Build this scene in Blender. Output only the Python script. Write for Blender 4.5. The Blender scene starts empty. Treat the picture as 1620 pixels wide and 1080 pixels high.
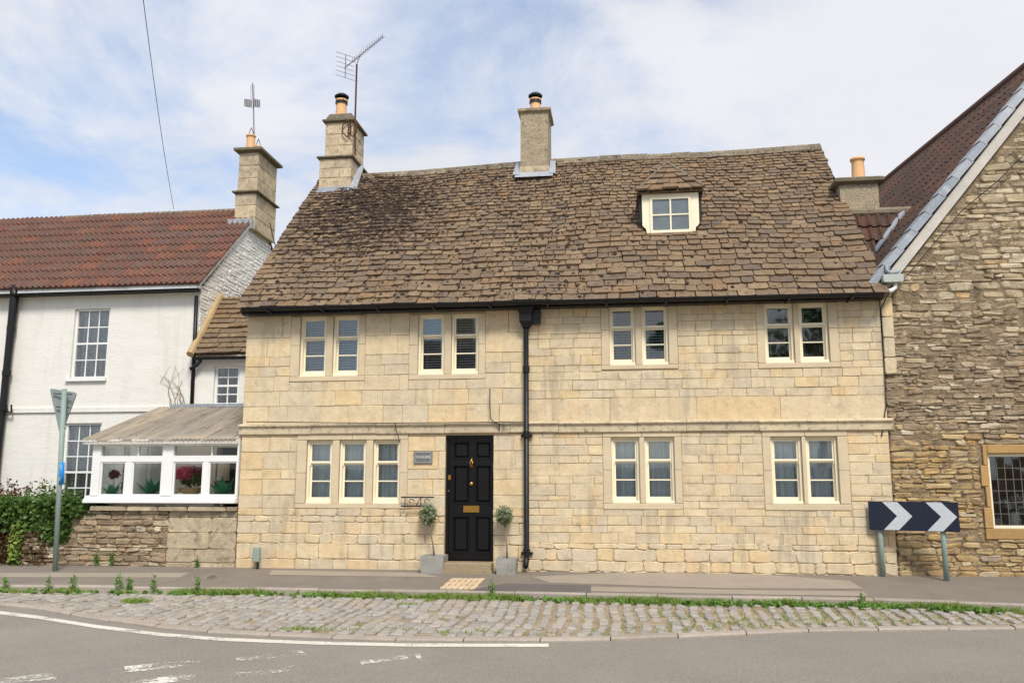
import bpy, math, random
import numpy as np
from mathutils import Matrix, Vector
random.seed(7); rng = np.random.default_rng(7)
R_ = math.radians
sc = bpy.context.scene
col = sc.collection

# ------------------------------------------------------------------ camera
FPX, PITCH, YAW, DIST, HC = 1370.0, R_(9.3), R_(7.4), 13.6, 1.42
cam = bpy.data.cameras.new('camera'); cam_o = bpy.data.objects.new('camera', cam); col.objects.link(cam_o)
cam.sensor_fit = 'HORIZONTAL'; cam.sensor_width = 36.0; cam.lens = 36.0 * FPX / 1620.0
cam.clip_start = 0.1; cam.clip_end = 6000
cam_o.location = (0, -DIST, HC); cam_o.rotation_euler = (math.pi / 2 + PITCH, 0, YAW)
sc.camera = cam_o
# ------------------------------------------------------------------ sky, sun, exposure
SUN_EL, SUN_AZ = R_(50), R_(158)          # azimuth clockwise from +Y
world = bpy.data.worlds.new('World'); sc.world = world; world.use_nodes = True
def build_world():
    nt = world.node_tree; N = nt.nodes; L = nt.links; N.clear()
    out = N.new('ShaderNodeOutputWorld')
    sky = N.new('ShaderNodeTexSky'); sky.sky_type = 'NISHITA'; sky.sun_disc = False
    sky.sun_elevation = SUN_EL; sky.sun_rotation = SUN_AZ; sky.air_density = 1.0; sky.dust_density = 1.0; sky.ozone_density = 1.5
    bg = N.new('ShaderNodeBackground'); bg.inputs[1].default_value = 0.15; L.new(sky.outputs[0], bg.inputs[0])
    tc = N.new('ShaderNodeTexCoord'); sep = N.new('ShaderNodeSeparateXYZ'); L.new(tc.outputs['Generated'], sep.inputs[0])
    def math_(op, a, b=None):
        n = N.new('ShaderNodeMath'); n.operation = op
        for i, s in enumerate((a, b)):
            if s is None: continue
            if isinstance(s, (int, float)): n.inputs[i].default_value = s
            else: L.new(s, n.inputs[i])
        return n.outputs[0]
    zz = math_('ADD', math_('MAXIMUM', sep.outputs[2], 0.0), 0.22)
    comb = N.new('ShaderNodeCombineXYZ')
    L.new(math_('DIVIDE', sep.outputs[0], zz), comb.inputs[0]); L.new(math_('DIVIDE', sep.outputs[1], zz), comb.inputs[1])
    comb.inputs[2].default_value = 1.85
    def noise(scale, detail, rough, dist=0.0):
        n = N.new('ShaderNodeTexNoise'); n.inputs['Scale'].default_value = scale; n.inputs['Detail'].default_value = detail
        n.inputs['Roughness'].default_value = rough; n.inputs['Distortion'].default_value = dist
        L.new(comb.outputs[0], n.inputs['Vector']); return n.outputs[0]
    big = noise(0.42, 3, 0.5); det = noise(2.3, 10, 0.6, 0.3)
    m = math_('ADD', math_('MULTIPLY', big, 1.1), math_('MULTIPLY', det, 0.62))
    ramp = N.new('ShaderNodeMapRange'); ramp.interpolation_type = 'SMOOTHSTEP'
    ramp.inputs['From Min'].default_value = 0.68; ramp.inputs['From Max'].default_value = 0.92
    L.new(m, ramp.inputs['Value'])
    mask = math_('ADD', math_('MULTIPLY', ramp.outputs[0], 0.80), 0.18)
    cr = N.new('ShaderNodeMapRange'); cr.inputs['From Min'].default_value = 0.3; cr.inputs['From Max'].default_value = 0.75
    cr.inputs['To Min'].default_value = 0.58; cr.inputs['To Max'].default_value = 0.70
    L.new(noise(1.1, 6, 0.5), cr.inputs['Value'])
    cc = N.new('ShaderNodeMix'); cc.data_type = 'RGBA'; cc.inputs['A'].default_value = (0.80, 0.87, 1.0, 1); cc.inputs['B'].default_value = (0.94, 0.95, 1.0, 1)
    L.new(ramp.outputs[0], cc.inputs['Factor'])
    cl = N.new('ShaderNodeBackground'); L.new(cc.outputs['Result'], cl.inputs[0]); L.new(cr.outputs[0], cl.inputs[1])
    mx = N.new('ShaderNodeMixShader'); L.new(mask, mx.inputs[0]); L.new(bg.outputs[0], mx.inputs[1]); L.new(cl.outputs[0], mx.inputs[2])
    L.new(mx.outputs[0], out.inputs[0])
build_world()
sun = bpy.data.lights.new('sun', 'SUN'); sun_o = bpy.data.objects.new('sun', sun); col.objects.link(sun_o)
sun.energy = 2.6; sun.angle = R_(16); sun.color = (1.0, 0.95, 0.87)
sd = Vector((math.sin(SUN_AZ) * math.cos(SUN_EL), math.cos(SUN_AZ) * math.cos(SUN_EL), math.sin(SUN_EL)))
sun_o.rotation_euler = (-sd).to_track_quat('-Z', 'Y').to_euler()
vs = sc.view_settings; vs.view_transform = 'Standard'; vs.look = 'None'; vs.exposure = 0.52; vs.gamma = 1.0; vs.use_curve_mapping = False

# ------------------------------------------------------------------ pixel -> place
Cc = np.array([0, -DIST, HC])
cp, sp, cy, sy = math.cos(PITCH), math.sin(PITCH), math.cos(YAW), math.sin(YAW)
Fv = np.array([-sy * cp, cy * cp, sp]); Rv = np.array([cy, sy, 0.0]); Uv = np.cross(Rv, Fv)
def ray(x, y): return Fv + Rv * (x - 810) / FPX - Uv * (y - 540) / FPX
def on(ax, x, y, v):
    d = ray(x, y); return Cc + d * (v - Cc[ax]) / d[ax]
def onY(x, y, Y=0.0): return on(1, x, y, Y)
def onZ(x, y, Z=0.0): return on(2, x, y, Z)
def onP(x, y, p, n):
    d = ray(x, y); return Cc + d * (np.dot(np.array(p) - Cc, n) / np.dot(d, n))

# ------------------------------------------------------------------ materials
def lin(c):
    return tuple(((v / 255) / 12.92 if v / 255 <= 0.04045 else ((v / 255 + 0.055) / 1.055) ** 2.4) for v in c) + (1.0,)
class NT:
    def __init__(s, name):
        s.m = bpy.data.materials.new(name); s.m.use_nodes = True; s.t = s.m.node_tree; s.N = s.t.nodes; s.L = s.t.links
        s.N.clear(); s.out = s.N.new('ShaderNodeOutputMaterial')
    def n(s, ty, **kw):
        x = s.N.new(ty)
        for k, v in kw.items(): setattr(x, k, v)
        return x
    def link(s, a, b): s.L.new(a, b)
    def math(s, op, a, b=None):
        n = s.n('ShaderNodeMath', operation=op)
        for i, v in enumerate((a, b)):
            if v is None: continue
            if isinstance(v, (int, float)): n.inputs[i].default_value = v
            else: s.link(v, n.inputs[i])
        return n.outputs[0]
    def noise(s, vec, scale, detail=5, rough=0.55, dist=0.0):
        n = s.n('ShaderNodeTexNoise'); n.inputs['Scale'].default_value = scale; n.inputs['Detail'].default_value = detail
        n.inputs['Roughness'].default_value = rough; n.inputs['Distortion'].default_value = dist
        s.link(vec, n.inputs['Vector']); return n.outputs[0]
    def rng(s, v, a, b, c=0.0, d=1.0, smooth=False):
        n = s.n('ShaderNodeMapRange'); n.interpolation_type = 'SMOOTHSTEP' if smooth else 'LINEAR'
        for k, q in zip(('From Min', 'From Max', 'To Min', 'To Max'), (a, b, c, d)): n.inputs[k].default_value = q
        s.link(v, n.inputs['Value']); return n.outputs[0]
    def mix(s, f, a, b, mode='MIX'):
        n = s.n('ShaderNodeMix', data_type='RGBA', blend_type=mode)
        for k, v in (('Factor', f), ('A', a), ('B', b)):
            if isinstance(v, (int, float)): n.inputs[k].default_value = v
            elif isinstance(v, tuple): n.inputs[k].default_value = v
            else: s.link(v, n.inputs[k])
        return n.outputs['Result']
def surf(name, cols, rough=0.85, var=0.22, nscale=3.0, grain=0.12, gscale=40.0, bump=0.3, bscale=45.0, bdist=0.01,
         spots=(), streak=None, metallic=0.0, stretch=None, mask=None, translucent=0.0, coat=0.0):
    """cols: colours picked per piece; spots: (colour, scale, lo, hi, amount) blotches with a shape of their own"""
    T = NT(name)
    geo = T.n('ShaderNodeNewGeometry'); oi = T.n('ShaderNodeObjectInfo')
    pos = geo.outputs['Position']
    if stretch:
        mp = T.n('ShaderNodeMapping'); mp.inputs['Scale'].default_value = stretch; T.link(pos, mp.inputs['Vector']); pos = mp.outputs[0]
    rnd = T.math('FRACT', T.math('ADD', oi.outputs['Random'], geo.outputs['Random Per Island']))
    ramp = T.n('ShaderNodeValToRGB'); ramp.color_ramp.interpolation = 'LINEAR'
    el = ramp.color_ramp.elements
    while len(el) < len(cols): el.new(0.5)
    for i, c in enumerate(cols):
        el[i].position = i / max(1, len(cols) - 1); el[i].color = lin(c)
    if len(cols) == 1: el[1].color = lin(cols[0])
    T.link(rnd, ramp.inputs[0])
    c = ramp.outputs[0]
    big = T.noise(pos, nscale, 5, 0.6)
    c = T.mix(1.0, c, T.rng(big, 0.3, 0.7, 1 - var, 1 + var), 'MULTIPLY')
    fine = T.noise(pos, gscale, 6, 0.65)
    c = T.mix(1.0, c, T.rng(fine, 0.3, 0.7, 1 - grain, 1 + grain), 'MULTIPLY')
    for sp_ in spots:
        nz = T.noise(pos, sp_[1], 7, 0.62, 0.3)
        f = T.math('MULTIPLY', T.rng(nz, sp_[2], sp_[3], 0, 1, True), sp_[4])
        if len(sp_) > 5:                       # a region: (centre, radius, gain) adds to the blotch
            vm = T.n('ShaderNodeVectorMath', operation='DISTANCE'); T.link(geo.outputs['Position'], vm.inputs[0]); vm.inputs[1].default_value = sp_[5]
            f = T.math('MULTIPLY', f, T.rng(vm.outputs['Value'], sp_[6] * 0.35, sp_[6], 1.0, 0.0, True))
        c = T.mix(f, c, lin(sp_[0]))
    if streak:                                 # rain-run staining: tall thin blotches
        mp2 = T.n('ShaderNodeMapping'); mp2.inputs['Scale'].default_value = (5.0, 5.0, 0.55); T.link(geo.outputs['Position'], mp2.inputs['Vector'])
        nz = T.math('MULTIPLY', T.rng(T.noise(mp2.outputs[0], 1.0, 7, 0.65, 0.4), 0.47, 0.70, 0, 1, True), T.rng(T.noise(geo.outputs['Position'], 0.7, 3, 0.5), 0.36, 0.62, 0, 1, True))
        c = T.mix(T.math('MULTIPLY', nz, streak[1]), c, lin(streak[0]))
    b = T.n('ShaderNodeBsdfPrincipled'); T.link(c, b.inputs['Base Color'])
    b.inputs['Roughness'].default_value = rough; b.inputs['Metallic'].default_value = metallic
    b.inputs['Specular IOR Level'].default_value = 0.35
    if coat: b.inputs['Coat Weight'].default_value = coat
    if bump:
        h = T.math('ADD', T.noise(pos, bscale, 8, 0.6), T.math('MULTIPLY', T.noise(pos, bscale / 6, 4, 0.5), 1.6))
        bp = T.n('ShaderNodeBump'); bp.inputs['Strength'].default_value = bump; bp.inputs['Distance'].default_value = bdist
        T.link(h, bp.inputs['Height']); T.link(bp.outputs[0], b.inputs['Normal'])
    sh = b.outputs[0]
    if translucent:
        tr = T.n('ShaderNodeBsdfTranslucent'); T.link(c, tr.inputs[0])
        mx = T.n('ShaderNodeMixShader'); mx.inputs[0].default_value = translucent; T.link(sh, mx.inputs[1]); T.link(tr.outputs[0], mx.inputs[2]); sh = mx.outputs[0]
    if mask:                                   # worn paint: lets the road show through
        tp = T.n('ShaderNodeBsdfTransparent'); mx = T.n('ShaderNodeMixShader')
        nz = T.math('ADD', T.math('MULTIPLY', T.noise(geo.outputs['Position'], mask[0], 8, 0.7), 0.6), T.math('MULTIPLY', T.noise(geo.outputs['Position'], mask[0] * 0.12, 3, 0.5), 0.4))
        T.link(T.rng(nz, mask[1], mask[2], 0, 1), mx.inputs[0]); T.link(tp.outputs[0], mx.inputs[1]); T.link(sh, mx.inputs[2]); sh = mx.outputs[0]
    T.link(sh, T.out.inputs[0]); return T.m
def glass(name, tint=(0.9, 0.94, 0.95, 1), refl=1.0):
    T = NT(name)
    tp = T.n('ShaderNodeBsdfTransparent'); tp.inputs[0].default_value = tint
    g = T.n('ShaderNodeBsdfGlossy'); g.inputs['Roughness'].default_value = 0.03
    fr = T.n('ShaderNodeFresnel'); fr.inputs[0].default_value = 1.52
    bp = T.n('ShaderNodeBump'); bp.inputs['Strength'].default_value = 0.06; bp.inputs['Distance'].default_value = 0.01
    geo = T.n('ShaderNodeNewGeometry'); T.link(T.noise(geo.outputs['Position'], 3.0, 2), bp.inputs['Height']); T.link(bp.outputs[0], g.inputs['Normal'])
    mx = T.n('ShaderNodeMixShader'); T.link(T.math('MINIMUM', T.math('MULTIPLY', fr.outputs[0], 2.1 * refl), 1.0), mx.inputs[0])
    T.link(tp.outputs[0], mx.inputs[1]); T.link(g.outputs[0], mx.inputs[2]); T.link(mx.outputs[0], T.out.inputs[0]); return T.m

MT = {}
MT['ashlar'] = surf('honey_ashlar', [(205, 187, 153), (210, 190, 154), (198, 182, 154), (212, 194, 159), (210, 185, 142), (203, 188, 161), (196, 180, 152), (208, 190, 156)], streak=((150, 138, 117), 0.62),
    var=0.11, nscale=5, grain=0.10, gscale=60, bump=0.55, bscale=55, bdist=0.012,
    spots=[((216, 170, 112), 1.7, 0.52, 0.74, 0.45), ((156, 144, 122), 6.0, 0.54, 0.70, 0.45), ((112, 100, 82), 30.0, 0.62, 0.70, 0.55), ((218, 208, 186), 9, 0.58, 0.74, 0.5)])
MT['mortar'] = surf('lime_mortar', [(180, 162, 131)], var=0.1, nscale=4, bump=0.6, bscale=80, spots=[((140, 122, 96), 6, 0.52, 0.7, 0.45)])
MT['dressed'] = surf('dressed_stone', [(203, 185, 154), (198, 181, 151)], var=0.08, nscale=4, grain=0.07, gscale=90, bump=0.3, bscale=90, bdist=0.006,
    spots=[((160, 142, 112), 8, 0.62, 0.75, 0.35)])
MT['band'] = surf('weathered_band_stone', [(196, 180, 149), (202, 186, 154), (188, 173, 146)], var=0.12, nscale=4, grain=0.1, gscale=70, bump=0.5, bscale=70,
    spots=[((96, 88, 75), 14, 0.52, 0.68, 0.6), ((122, 111, 92), 5, 0.52, 0.7, 0.45)])
MT['rubble'] = surf('brown_rubble_stone', [(156, 138, 113), (140, 122, 99), (168, 150, 124), (147, 128, 102), (160, 142, 115), (134, 117, 95), (161, 139, 108), (196, 184, 160), (152, 134, 109), (143, 125, 101)],
    var=0.2, nscale=7, grain=0.2, gscale=45, bump=0.8, bscale=40, bdist=0.02,
    spots=[((88, 76, 60), 5, 0.52, 0.68, 0.5), ((200, 194, 176), 16, 0.64, 0.74, 0.5), ((190, 140, 70), 3, 0.6, 0.75, 0.35)])
MT['rubble_pale'] = surf('pale_rubble_stone', [(178, 160, 130), (158, 141, 114), (194, 178, 150), (168, 147, 114), (182, 165, 134), (150, 134, 110), (200, 186, 160), (180, 150, 106)],
    var=0.18, nscale=7, grain=0.2, gscale=45, bump=0.8, bscale=40, bdist=0.02,
    spots=[((92, 80, 62), 5, 0.52, 0.66, 0.6), ((206, 200, 184), 14, 0.62, 0.72, 0.5)])
MT['rubble_gold'] = surf('golden_rubble_stone', [(176, 150, 106), (158, 132, 92), (186, 162, 118), (150, 126, 90), (180, 148, 98), (190, 172, 136), (164, 140, 100)],
    var=0.18, nscale=7, grain=0.2, gscale=45, bump=0.8, bscale=40, bdist=0.02,
    spots=[((96, 82, 62), 5, 0.54, 0.68, 0.6), ((206, 198, 178), 14, 0.64, 0.74, 0.5)])
MT['rubble_mortar'] = surf('earth_mortar', [(140, 122, 97)], var=0.28, nscale=7, grain=0.25, bump=1.0, bscale=30, bdist=0.04, spots=[((74, 63, 48), 5, 0.5, 0.66, 0.6), ((182, 164, 128), 9, 0.58, 0.7, 0.5)])
MT['low_ashlar'] = surf('grey_low_wall_stone', [(180, 164, 136), (160, 146, 122), (192, 176, 146), (148, 134, 111)], var=0.2, nscale=6, grain=0.15, bump=0.7, bscale=45, bdist=0.015,
    spots=[((96, 86, 70), 7, 0.52, 0.68, 0.6), ((206, 200, 184), 14, 0.62, 0.74, 0.4)])
MT['slate'] = surf('stone_slate', [(115, 96, 76), (125, 104, 80), (106, 91, 74), (133, 111, 84), (119, 101, 80), (110, 92, 72), (130, 104, 76), (101, 87, 73), (122, 103, 81), (137, 117, 90)],
    var=0.2, nscale=9, grain=0.2, gscale=50, bump=0.7, bscale=45, bdist=0.015,
    spots=[((58, 46, 38), 11, 0.58, 0.64, 0.85), ((176, 166, 146), 26, 0.66, 0.72, 0.6), ((150, 104, 58), 7, 0.64, 0.72, 0.45),
           ((46, 34, 28), 7, 0.44, 0.55, 0.92, (-4.9, 2.1, 6.6), 2.3)])
MT['ridge'] = surf('ridge_stone', [(120, 108, 90), (104, 92, 76), (132, 120, 100)], var=0.25, nscale=8, bump=0.8, spots=[((190, 186, 172), 18, 0.56, 0.68, 0.6), ((60, 50, 42), 9, 0.55, 0.66, 0.7)])
MT['moss'] = surf('dark_moss', [(58, 42, 34), (44, 34, 28), (70, 54, 36)], rough=1.0, var=0.3, bump=0.9)
TILE_SP = [((92, 79, 70), 5, 0.44, 0.62, 0.7), ((196, 184, 168), 24, 0.68, 0.74, 0.7)]
MT['tile'] = surf('red_clay_tile', [(112, 76, 64), (104, 73, 62), (122, 79, 63), (98, 74, 66), (128, 83, 64), (106, 82, 74), (110, 72, 60)], var=0.16, nscale=8, grain=0.18, gscale=50, bump=0.4, bscale=60, spots=TILE_SP)
MT['dark_tile'] = surf('dark_clay_tile', [(78, 60, 50), (69, 55, 47), (88, 65, 52), (66, 54, 48), (94, 64, 50), (75, 60, 52)], var=0.18, nscale=8, grain=0.18, gscale=50, bump=0.4, bscale=60,
    spots=[((60, 50, 46), 6, 0.50, 0.66, 0.6), ((160, 148, 138), 26, 0.69, 0.74, 0.6)])
MT['white_wall'] = surf('white_painted_wall', [(222, 219, 210)], streak=((190, 184, 168), 0.28), rough=0.7, var=0.025, nscale=1.5, grain=0.02, gscale=20, bump=0.28, bscale=14, bdist=0.02, stretch=(1, 1, 2.2),
    spots=[((214, 205, 190), 1.6, 0.60, 0.78, 0.5), ((180, 168, 150), 9, 0.68, 0.78, 0.3)])
MT['white_rubble'] = surf('whitewashed_rubble', [(240, 238, 231), (244, 242, 236), (234, 231, 224)], rough=0.8, var=0.04, bump=0.8, bscale=30, bdist=0.02, spots=[((176, 168, 156), 18, 0.68, 0.76, 0.4)])
MT['white_gap'] = surf('whitewashed_joint', [(226, 223, 216)], rough=0.9, var=0.1, nscale=8, bump=0.8, bscale=30, spots=[((140, 132, 120), 9, 0.58, 0.68, 0.6)])
MT['cream'] = surf('cream_paint', [(236, 225, 196)], rough=0.42, var=0.03, grain=0.02, bump=0.08, bscale=60)
MT['white_paint'] = surf('white_paint', [(226, 226, 222)], rough=0.42, var=0.03, grain=0.02, bump=0.1, bscale=50, spots=[((200, 196, 186), 5, 0.64, 0.8, 0.35)])
MT['black_paint'] = surf('black_gloss_paint', [(17, 17, 19)], rough=0.28, var=0.1, grain=0.05, bump=0.06, bscale=40)
MT['iron'] = surf('black_iron', [(22, 22, 24)], rough=0.42, var=0.2, grain=0.1, bump=0.25, bscale=60, spots=[((60, 54, 48), 12, 0.64, 0.75, 0.4)])
MT['rust'] = surf('rusty_iron', [(84, 54, 42)], rough=0.8, var=0.3, bump=0.4)
MT['aerial'] = surf('dull_aluminium', [(120, 112, 112)], rough=0.5, metallic=0.6, bump=0)
MT['brass'] = surf('brass', [(196, 150, 72)], rough=0.3, metallic=0.9, var=0.1, bump=0.1)
MT['plaque'] = surf('slate_plaque', [(104, 108, 108)], rough=0.6, var=0.08, bump=0.2)
MT['letter'] = surf('pale_lettering', [(208, 206, 198)], rough=0.6, bump=0)
MT['lead'] = surf('lead_sheet', [(142, 148, 154), (156, 161, 166), (130, 137, 144)], rough=0.5, var=0.14, nscale=4, bump=0.25, bscale=20, spots=[((196, 200, 202), 5, 0.58, 0.74, 0.5)])
MT['grey_board'] = surf('weathered_white_board', [(196, 190, 180)], rough=0.7, var=0.1, bump=0.3, spots=[((130, 120, 108), 7, 0.58, 0.74, 0.5)])
MT['pot'] = surf('buff_chimney_pot', [(214, 168, 118), (222, 178, 130)], rough=0.75, var=0.1, bump=0.3, spots=[((150, 120, 92), 8, 0.6, 0.75, 0.4)])
MT['chimney'] = surf('weathered_chimney_stone', [(188, 170, 142), (197, 179, 149), (174, 158, 134), (200, 180, 147)], var=0.2, nscale=5, grain=0.16, bump=0.7, bscale=40, bdist=0.015,
    spots=[((106, 96, 82), 6, 0.50, 0.68, 0.55), ((214, 208, 190), 18, 0.64, 0.74, 0.5)])
MT['render'] = surf('roughcast_render', [(164, 149, 124)], var=0.2, nscale=6, grain=0.25, gscale=35, bump=1.0, bscale=35, bdist=0.02,
    spots=[((84, 78, 62), 6, 0.50, 0.68, 0.6), ((210, 206, 190), 22, 0.62, 0.70, 0.7)])
MT['lichen_cap'] = surf('lichen_coping', [(112, 104, 86), (98, 90, 74)], var=0.25, nscale=8, bump=0.9, spots=[((160, 150, 100), 9, 0.58, 0.7, 0.5)])
MT['ochre'] = surf('ochre_mortar_fillet', [(178, 153, 114)], var=0.12, bump=0.5)
MT['ochre_stone'] = surf('ochre_window_stone', [(168, 134, 84), (176, 142, 92), (160, 128, 82)], var=0.1, nscale=4, bump=0.3, spots=[((110, 88, 60), 6, 0.58, 0.74, 0.4)])
MT['asphalt'] = surf('road_asphalt', [(132, 125, 115)], rough=0.9, var=0.07, nscale=0.8, grain=0.36, gscale=65, bump=0.8, bscale=140, bdist=0.006,
    spots=[((152, 143, 130), 0.5, 0.5, 0.75, 0.4), ((84, 80, 76), 60, 0.68, 0.74, 0.6), ((168, 162, 152), 90, 0.69, 0.75, 0.5)])
MT['pavement'] = surf('pavement_asphalt', [(122, 113, 102)], rough=0.92, var=0.1, nscale=1.2, grain=0.16, gscale=110, bump=0.5, bscale=130, bdist=0.006, spots=[((140, 128, 114), 1.4, 0.52, 0.72, 0.5), ((84, 78, 72), 3.0, 0.6, 0.75, 0.4)])
MT['patch'] = surf('pale_pavement_patch', [(150, 139, 124)], rough=0.92, var=0.08, nscale=2, grain=0.14, gscale=110, bump=0.5, bscale=130, bdist=0.006)
MT['dark_patch'] = surf('dark_pavement_patch', [(98, 91, 87)], rough=0.92, var=0.08, nscale=2, grain=0.16, gscale=110, bump=0.5, bscale=130, bdist=0.006)
MT['kerb'] = surf('concrete_kerb', [(158, 147, 134), (150, 139, 127), (166, 155, 141)], rough=0.9, var=0.12, nscale=4, bump=0.5, bscale=70)
MT['sett'] = surf('granite_sett', [(150, 144, 136), (158, 152, 144), (143, 137, 129), (155, 146, 133), (164, 158, 149), (149, 138, 125)], rough=0.8, var=0.14, nscale=9, grain=0.2, gscale=60, bump=0.8, bscale=40, bdist=0.015,
    spots=[((176, 148, 112), 2.5, 0.54, 0.72, 0.4), ((96, 90, 82), 9, 0.62, 0.74, 0.5)])
MT['sand'] = surf('sandy_joint_soil', [(154, 137, 112)], rough=0.95, var=0.2, nscale=3, grain=0.25, gscale=60, bump=0.9, bscale=60, bdist=0.015, spots=[((112, 112, 62), 1.6, 0.48, 0.62, 0.7), ((120, 106, 88), 7, 0.55, 0.7, 0.5)])
MT['paver'] = surf('buff_paver', [(206, 182, 148), (196, 172, 138), (214, 190, 158)], rough=0.85, var=0.08, bump=0.4)
MT['step'] = surf('worn_step_stone', [(150, 134, 106)], var=0.15, bump=0.5, spots=[((104, 92, 74), 6, 0.52, 0.7, 0.5)])
MT['earth'] = surf('field_earth', [(96, 104, 66)], rough=1.0, var=0.2, nscale=0.3, bump=0.5, bscale=8)
MT['roadpaint'] = surf('worn_road_paint', [(214, 208, 196)], rough=0.8, var=0.1, bump=0.4, bscale=120, mask=(26, 0.475, 0.56))
MT['edgepaint'] = surf('edge_line_paint', [(208, 200, 186)], rough=0.8, var=0.1, bump=0.4, bscale=120, mask=(30, 0.36, 0.46))
MT['leaf'] = surf('green_leaf', [(74, 104, 46), (94, 124, 56), (60, 86, 38), (106, 134, 64)], rough=0.55, var=0.15, bump=0, translucent=0.25)
MT['grass'] = surf('grass_blade', [(112, 142, 58), (134, 162, 70), (98, 128, 52), (160, 166, 92), (124, 154, 62), (140, 150, 84)], rough=0.6, var=0.15, bump=0, translucent=0.3)
MT['weed'] = surf('weed_leaf', [(96, 134, 58), (114, 152, 68), (84, 118, 52)], rough=0.6, var=0.15, bump=0, translucent=0.3)
MT['olive'] = surf('olive_leaf', [(120, 132, 98), (142, 152, 118), (104, 118, 84)], rough=0.6, var=0.15, bump=0, translucent=0.2)
MT['red_leaf'] = surf('russet_leaf', [(96, 62, 44), (116, 76, 50), (84, 84, 44), (72, 52, 38)], rough=0.6, var=0.15, bump=0, translucent=0.2)
MT['bark'] = surf('grey_bark', [(128, 114, 92)], var=0.2, bump=0.6)
MT['planter'] = surf('grey_planter', [(150, 148, 140)], rough=0.8, var=0.12, nscale=6, bump=0.4, spots=[((116, 112, 102), 5, 0.55, 0.72, 0.5)])
MT['soil'] = surf('potting_soil', [(62, 50, 40)], bump=0.9)
MT['galv'] = surf('grey_green_post', [(134, 150, 142)], rough=0.55, var=0.08, bump=0.1)
MT['sign_back'] = surf('grey_sign_back', [(126, 136, 134)], rough=0.5, var=0.06, bump=0.05)
MT['navy'] = surf('dark_navy_sign', [(32, 38, 54)], rough=0.4, var=0.06, bump=0.05, spots=[((90, 94, 104), 30, 0.72, 0.76, 0.6)])
MT['chev'] = surf('pale_grey_chevron', [(196, 200, 202)], rough=0.4, var=0.04, bump=0.05)
MT['blue'] = surf('blue_sticker', [(40, 132, 204)], rough=0.4, bump=0)
MT['plastic'] = surf('grey_plastic', [(172, 176, 170)], rough=0.5, var=0.06, bump=0.1)
MT['box_green'] = surf('grey_green_box', [(140, 152, 140)], rough=0.5, var=0.06, bump=0.1)
MT['blind'] = surf('white_blind_slat', [(206, 212, 216)], rough=0.5, var=0.03, bump=0)
MT['curtain'] = surf('pale_curtain', [(236, 240, 242)], rough=0.8, var=0.06, nscale=2, bump=0.2)
MT['lace'] = surf('lace_curtain', [(204, 204, 202)], rough=0.9, var=0.35, nscale=14, grain=0.3, gscale=50, bump=0.2, translucent=0.25)
MT['dark_room'] = surf('dark_interior', [(48, 44, 40)], rough=0.95, bump=0)
MT['corrugated'] = surf('weathered_corrugated_sheet', [(214, 203, 187), (202, 193, 182), (220, 207, 186)], rough=0.6, var=0.22, nscale=1.3, grain=0.12, bump=0.2, translucent=0.65, stretch=(5.0, 0.5, 0.5),
    spots=[((112, 100, 92), 3.2, 0.54, 0.70, 0.6), ((196, 172, 126), 2.4, 0.6, 0.74, 0.5), ((50, 46, 42), 12, 0.70, 0.74, 0.8)])
MT['pink'] = surf('pink_petal', [(224, 80, 126), (238, 120, 156), (196, 48, 96)], rough=0.6, bump=0, translucent=0.2)
MT['crimson'] = surf('dark_red_petal', [(112, 24, 40), (142, 32, 52)], rough=0.6, bump=0)
MT['teal'] = surf('teal_leaf', [(40, 134, 104), (56, 156, 122), (30, 108, 84)], rough=0.4, bump=0, translucent=0.2)
MT['straw'] = surf('dried_straw', [(170, 146, 110), (140, 116, 84)], rough=0.9, bump=0.3)
MT['ceramic'] = surf('white_ceramic', [(228, 228, 224)], rough=0.3, bump=0)
MT['shade'] = surf('white_lampshade', [(226, 222, 212)], rough=0.8, bump=0.1, translucent=0.3)
MT['wood'] = surf('brown_wood', [(104, 78, 56)], rough=0.6, var=0.2, bump=0.3)
MT['steel'] = surf('iron_cover', [(96, 90, 84)], rough=0.7, var=0.2, bump=0.5)
MT['wire'] = surf('black_cable', [(40, 38, 38)], rough=0.6, bump=0)
MT['flower_white'] = surf('white_flower', [(222, 224, 226)], rough=0.7, bump=0)
MT['glass'] = glass('window_glass')
MT['glass_c'] = glass('conservatory_glass', (0.95, 0.97, 0.96, 1), 0.35)

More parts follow.
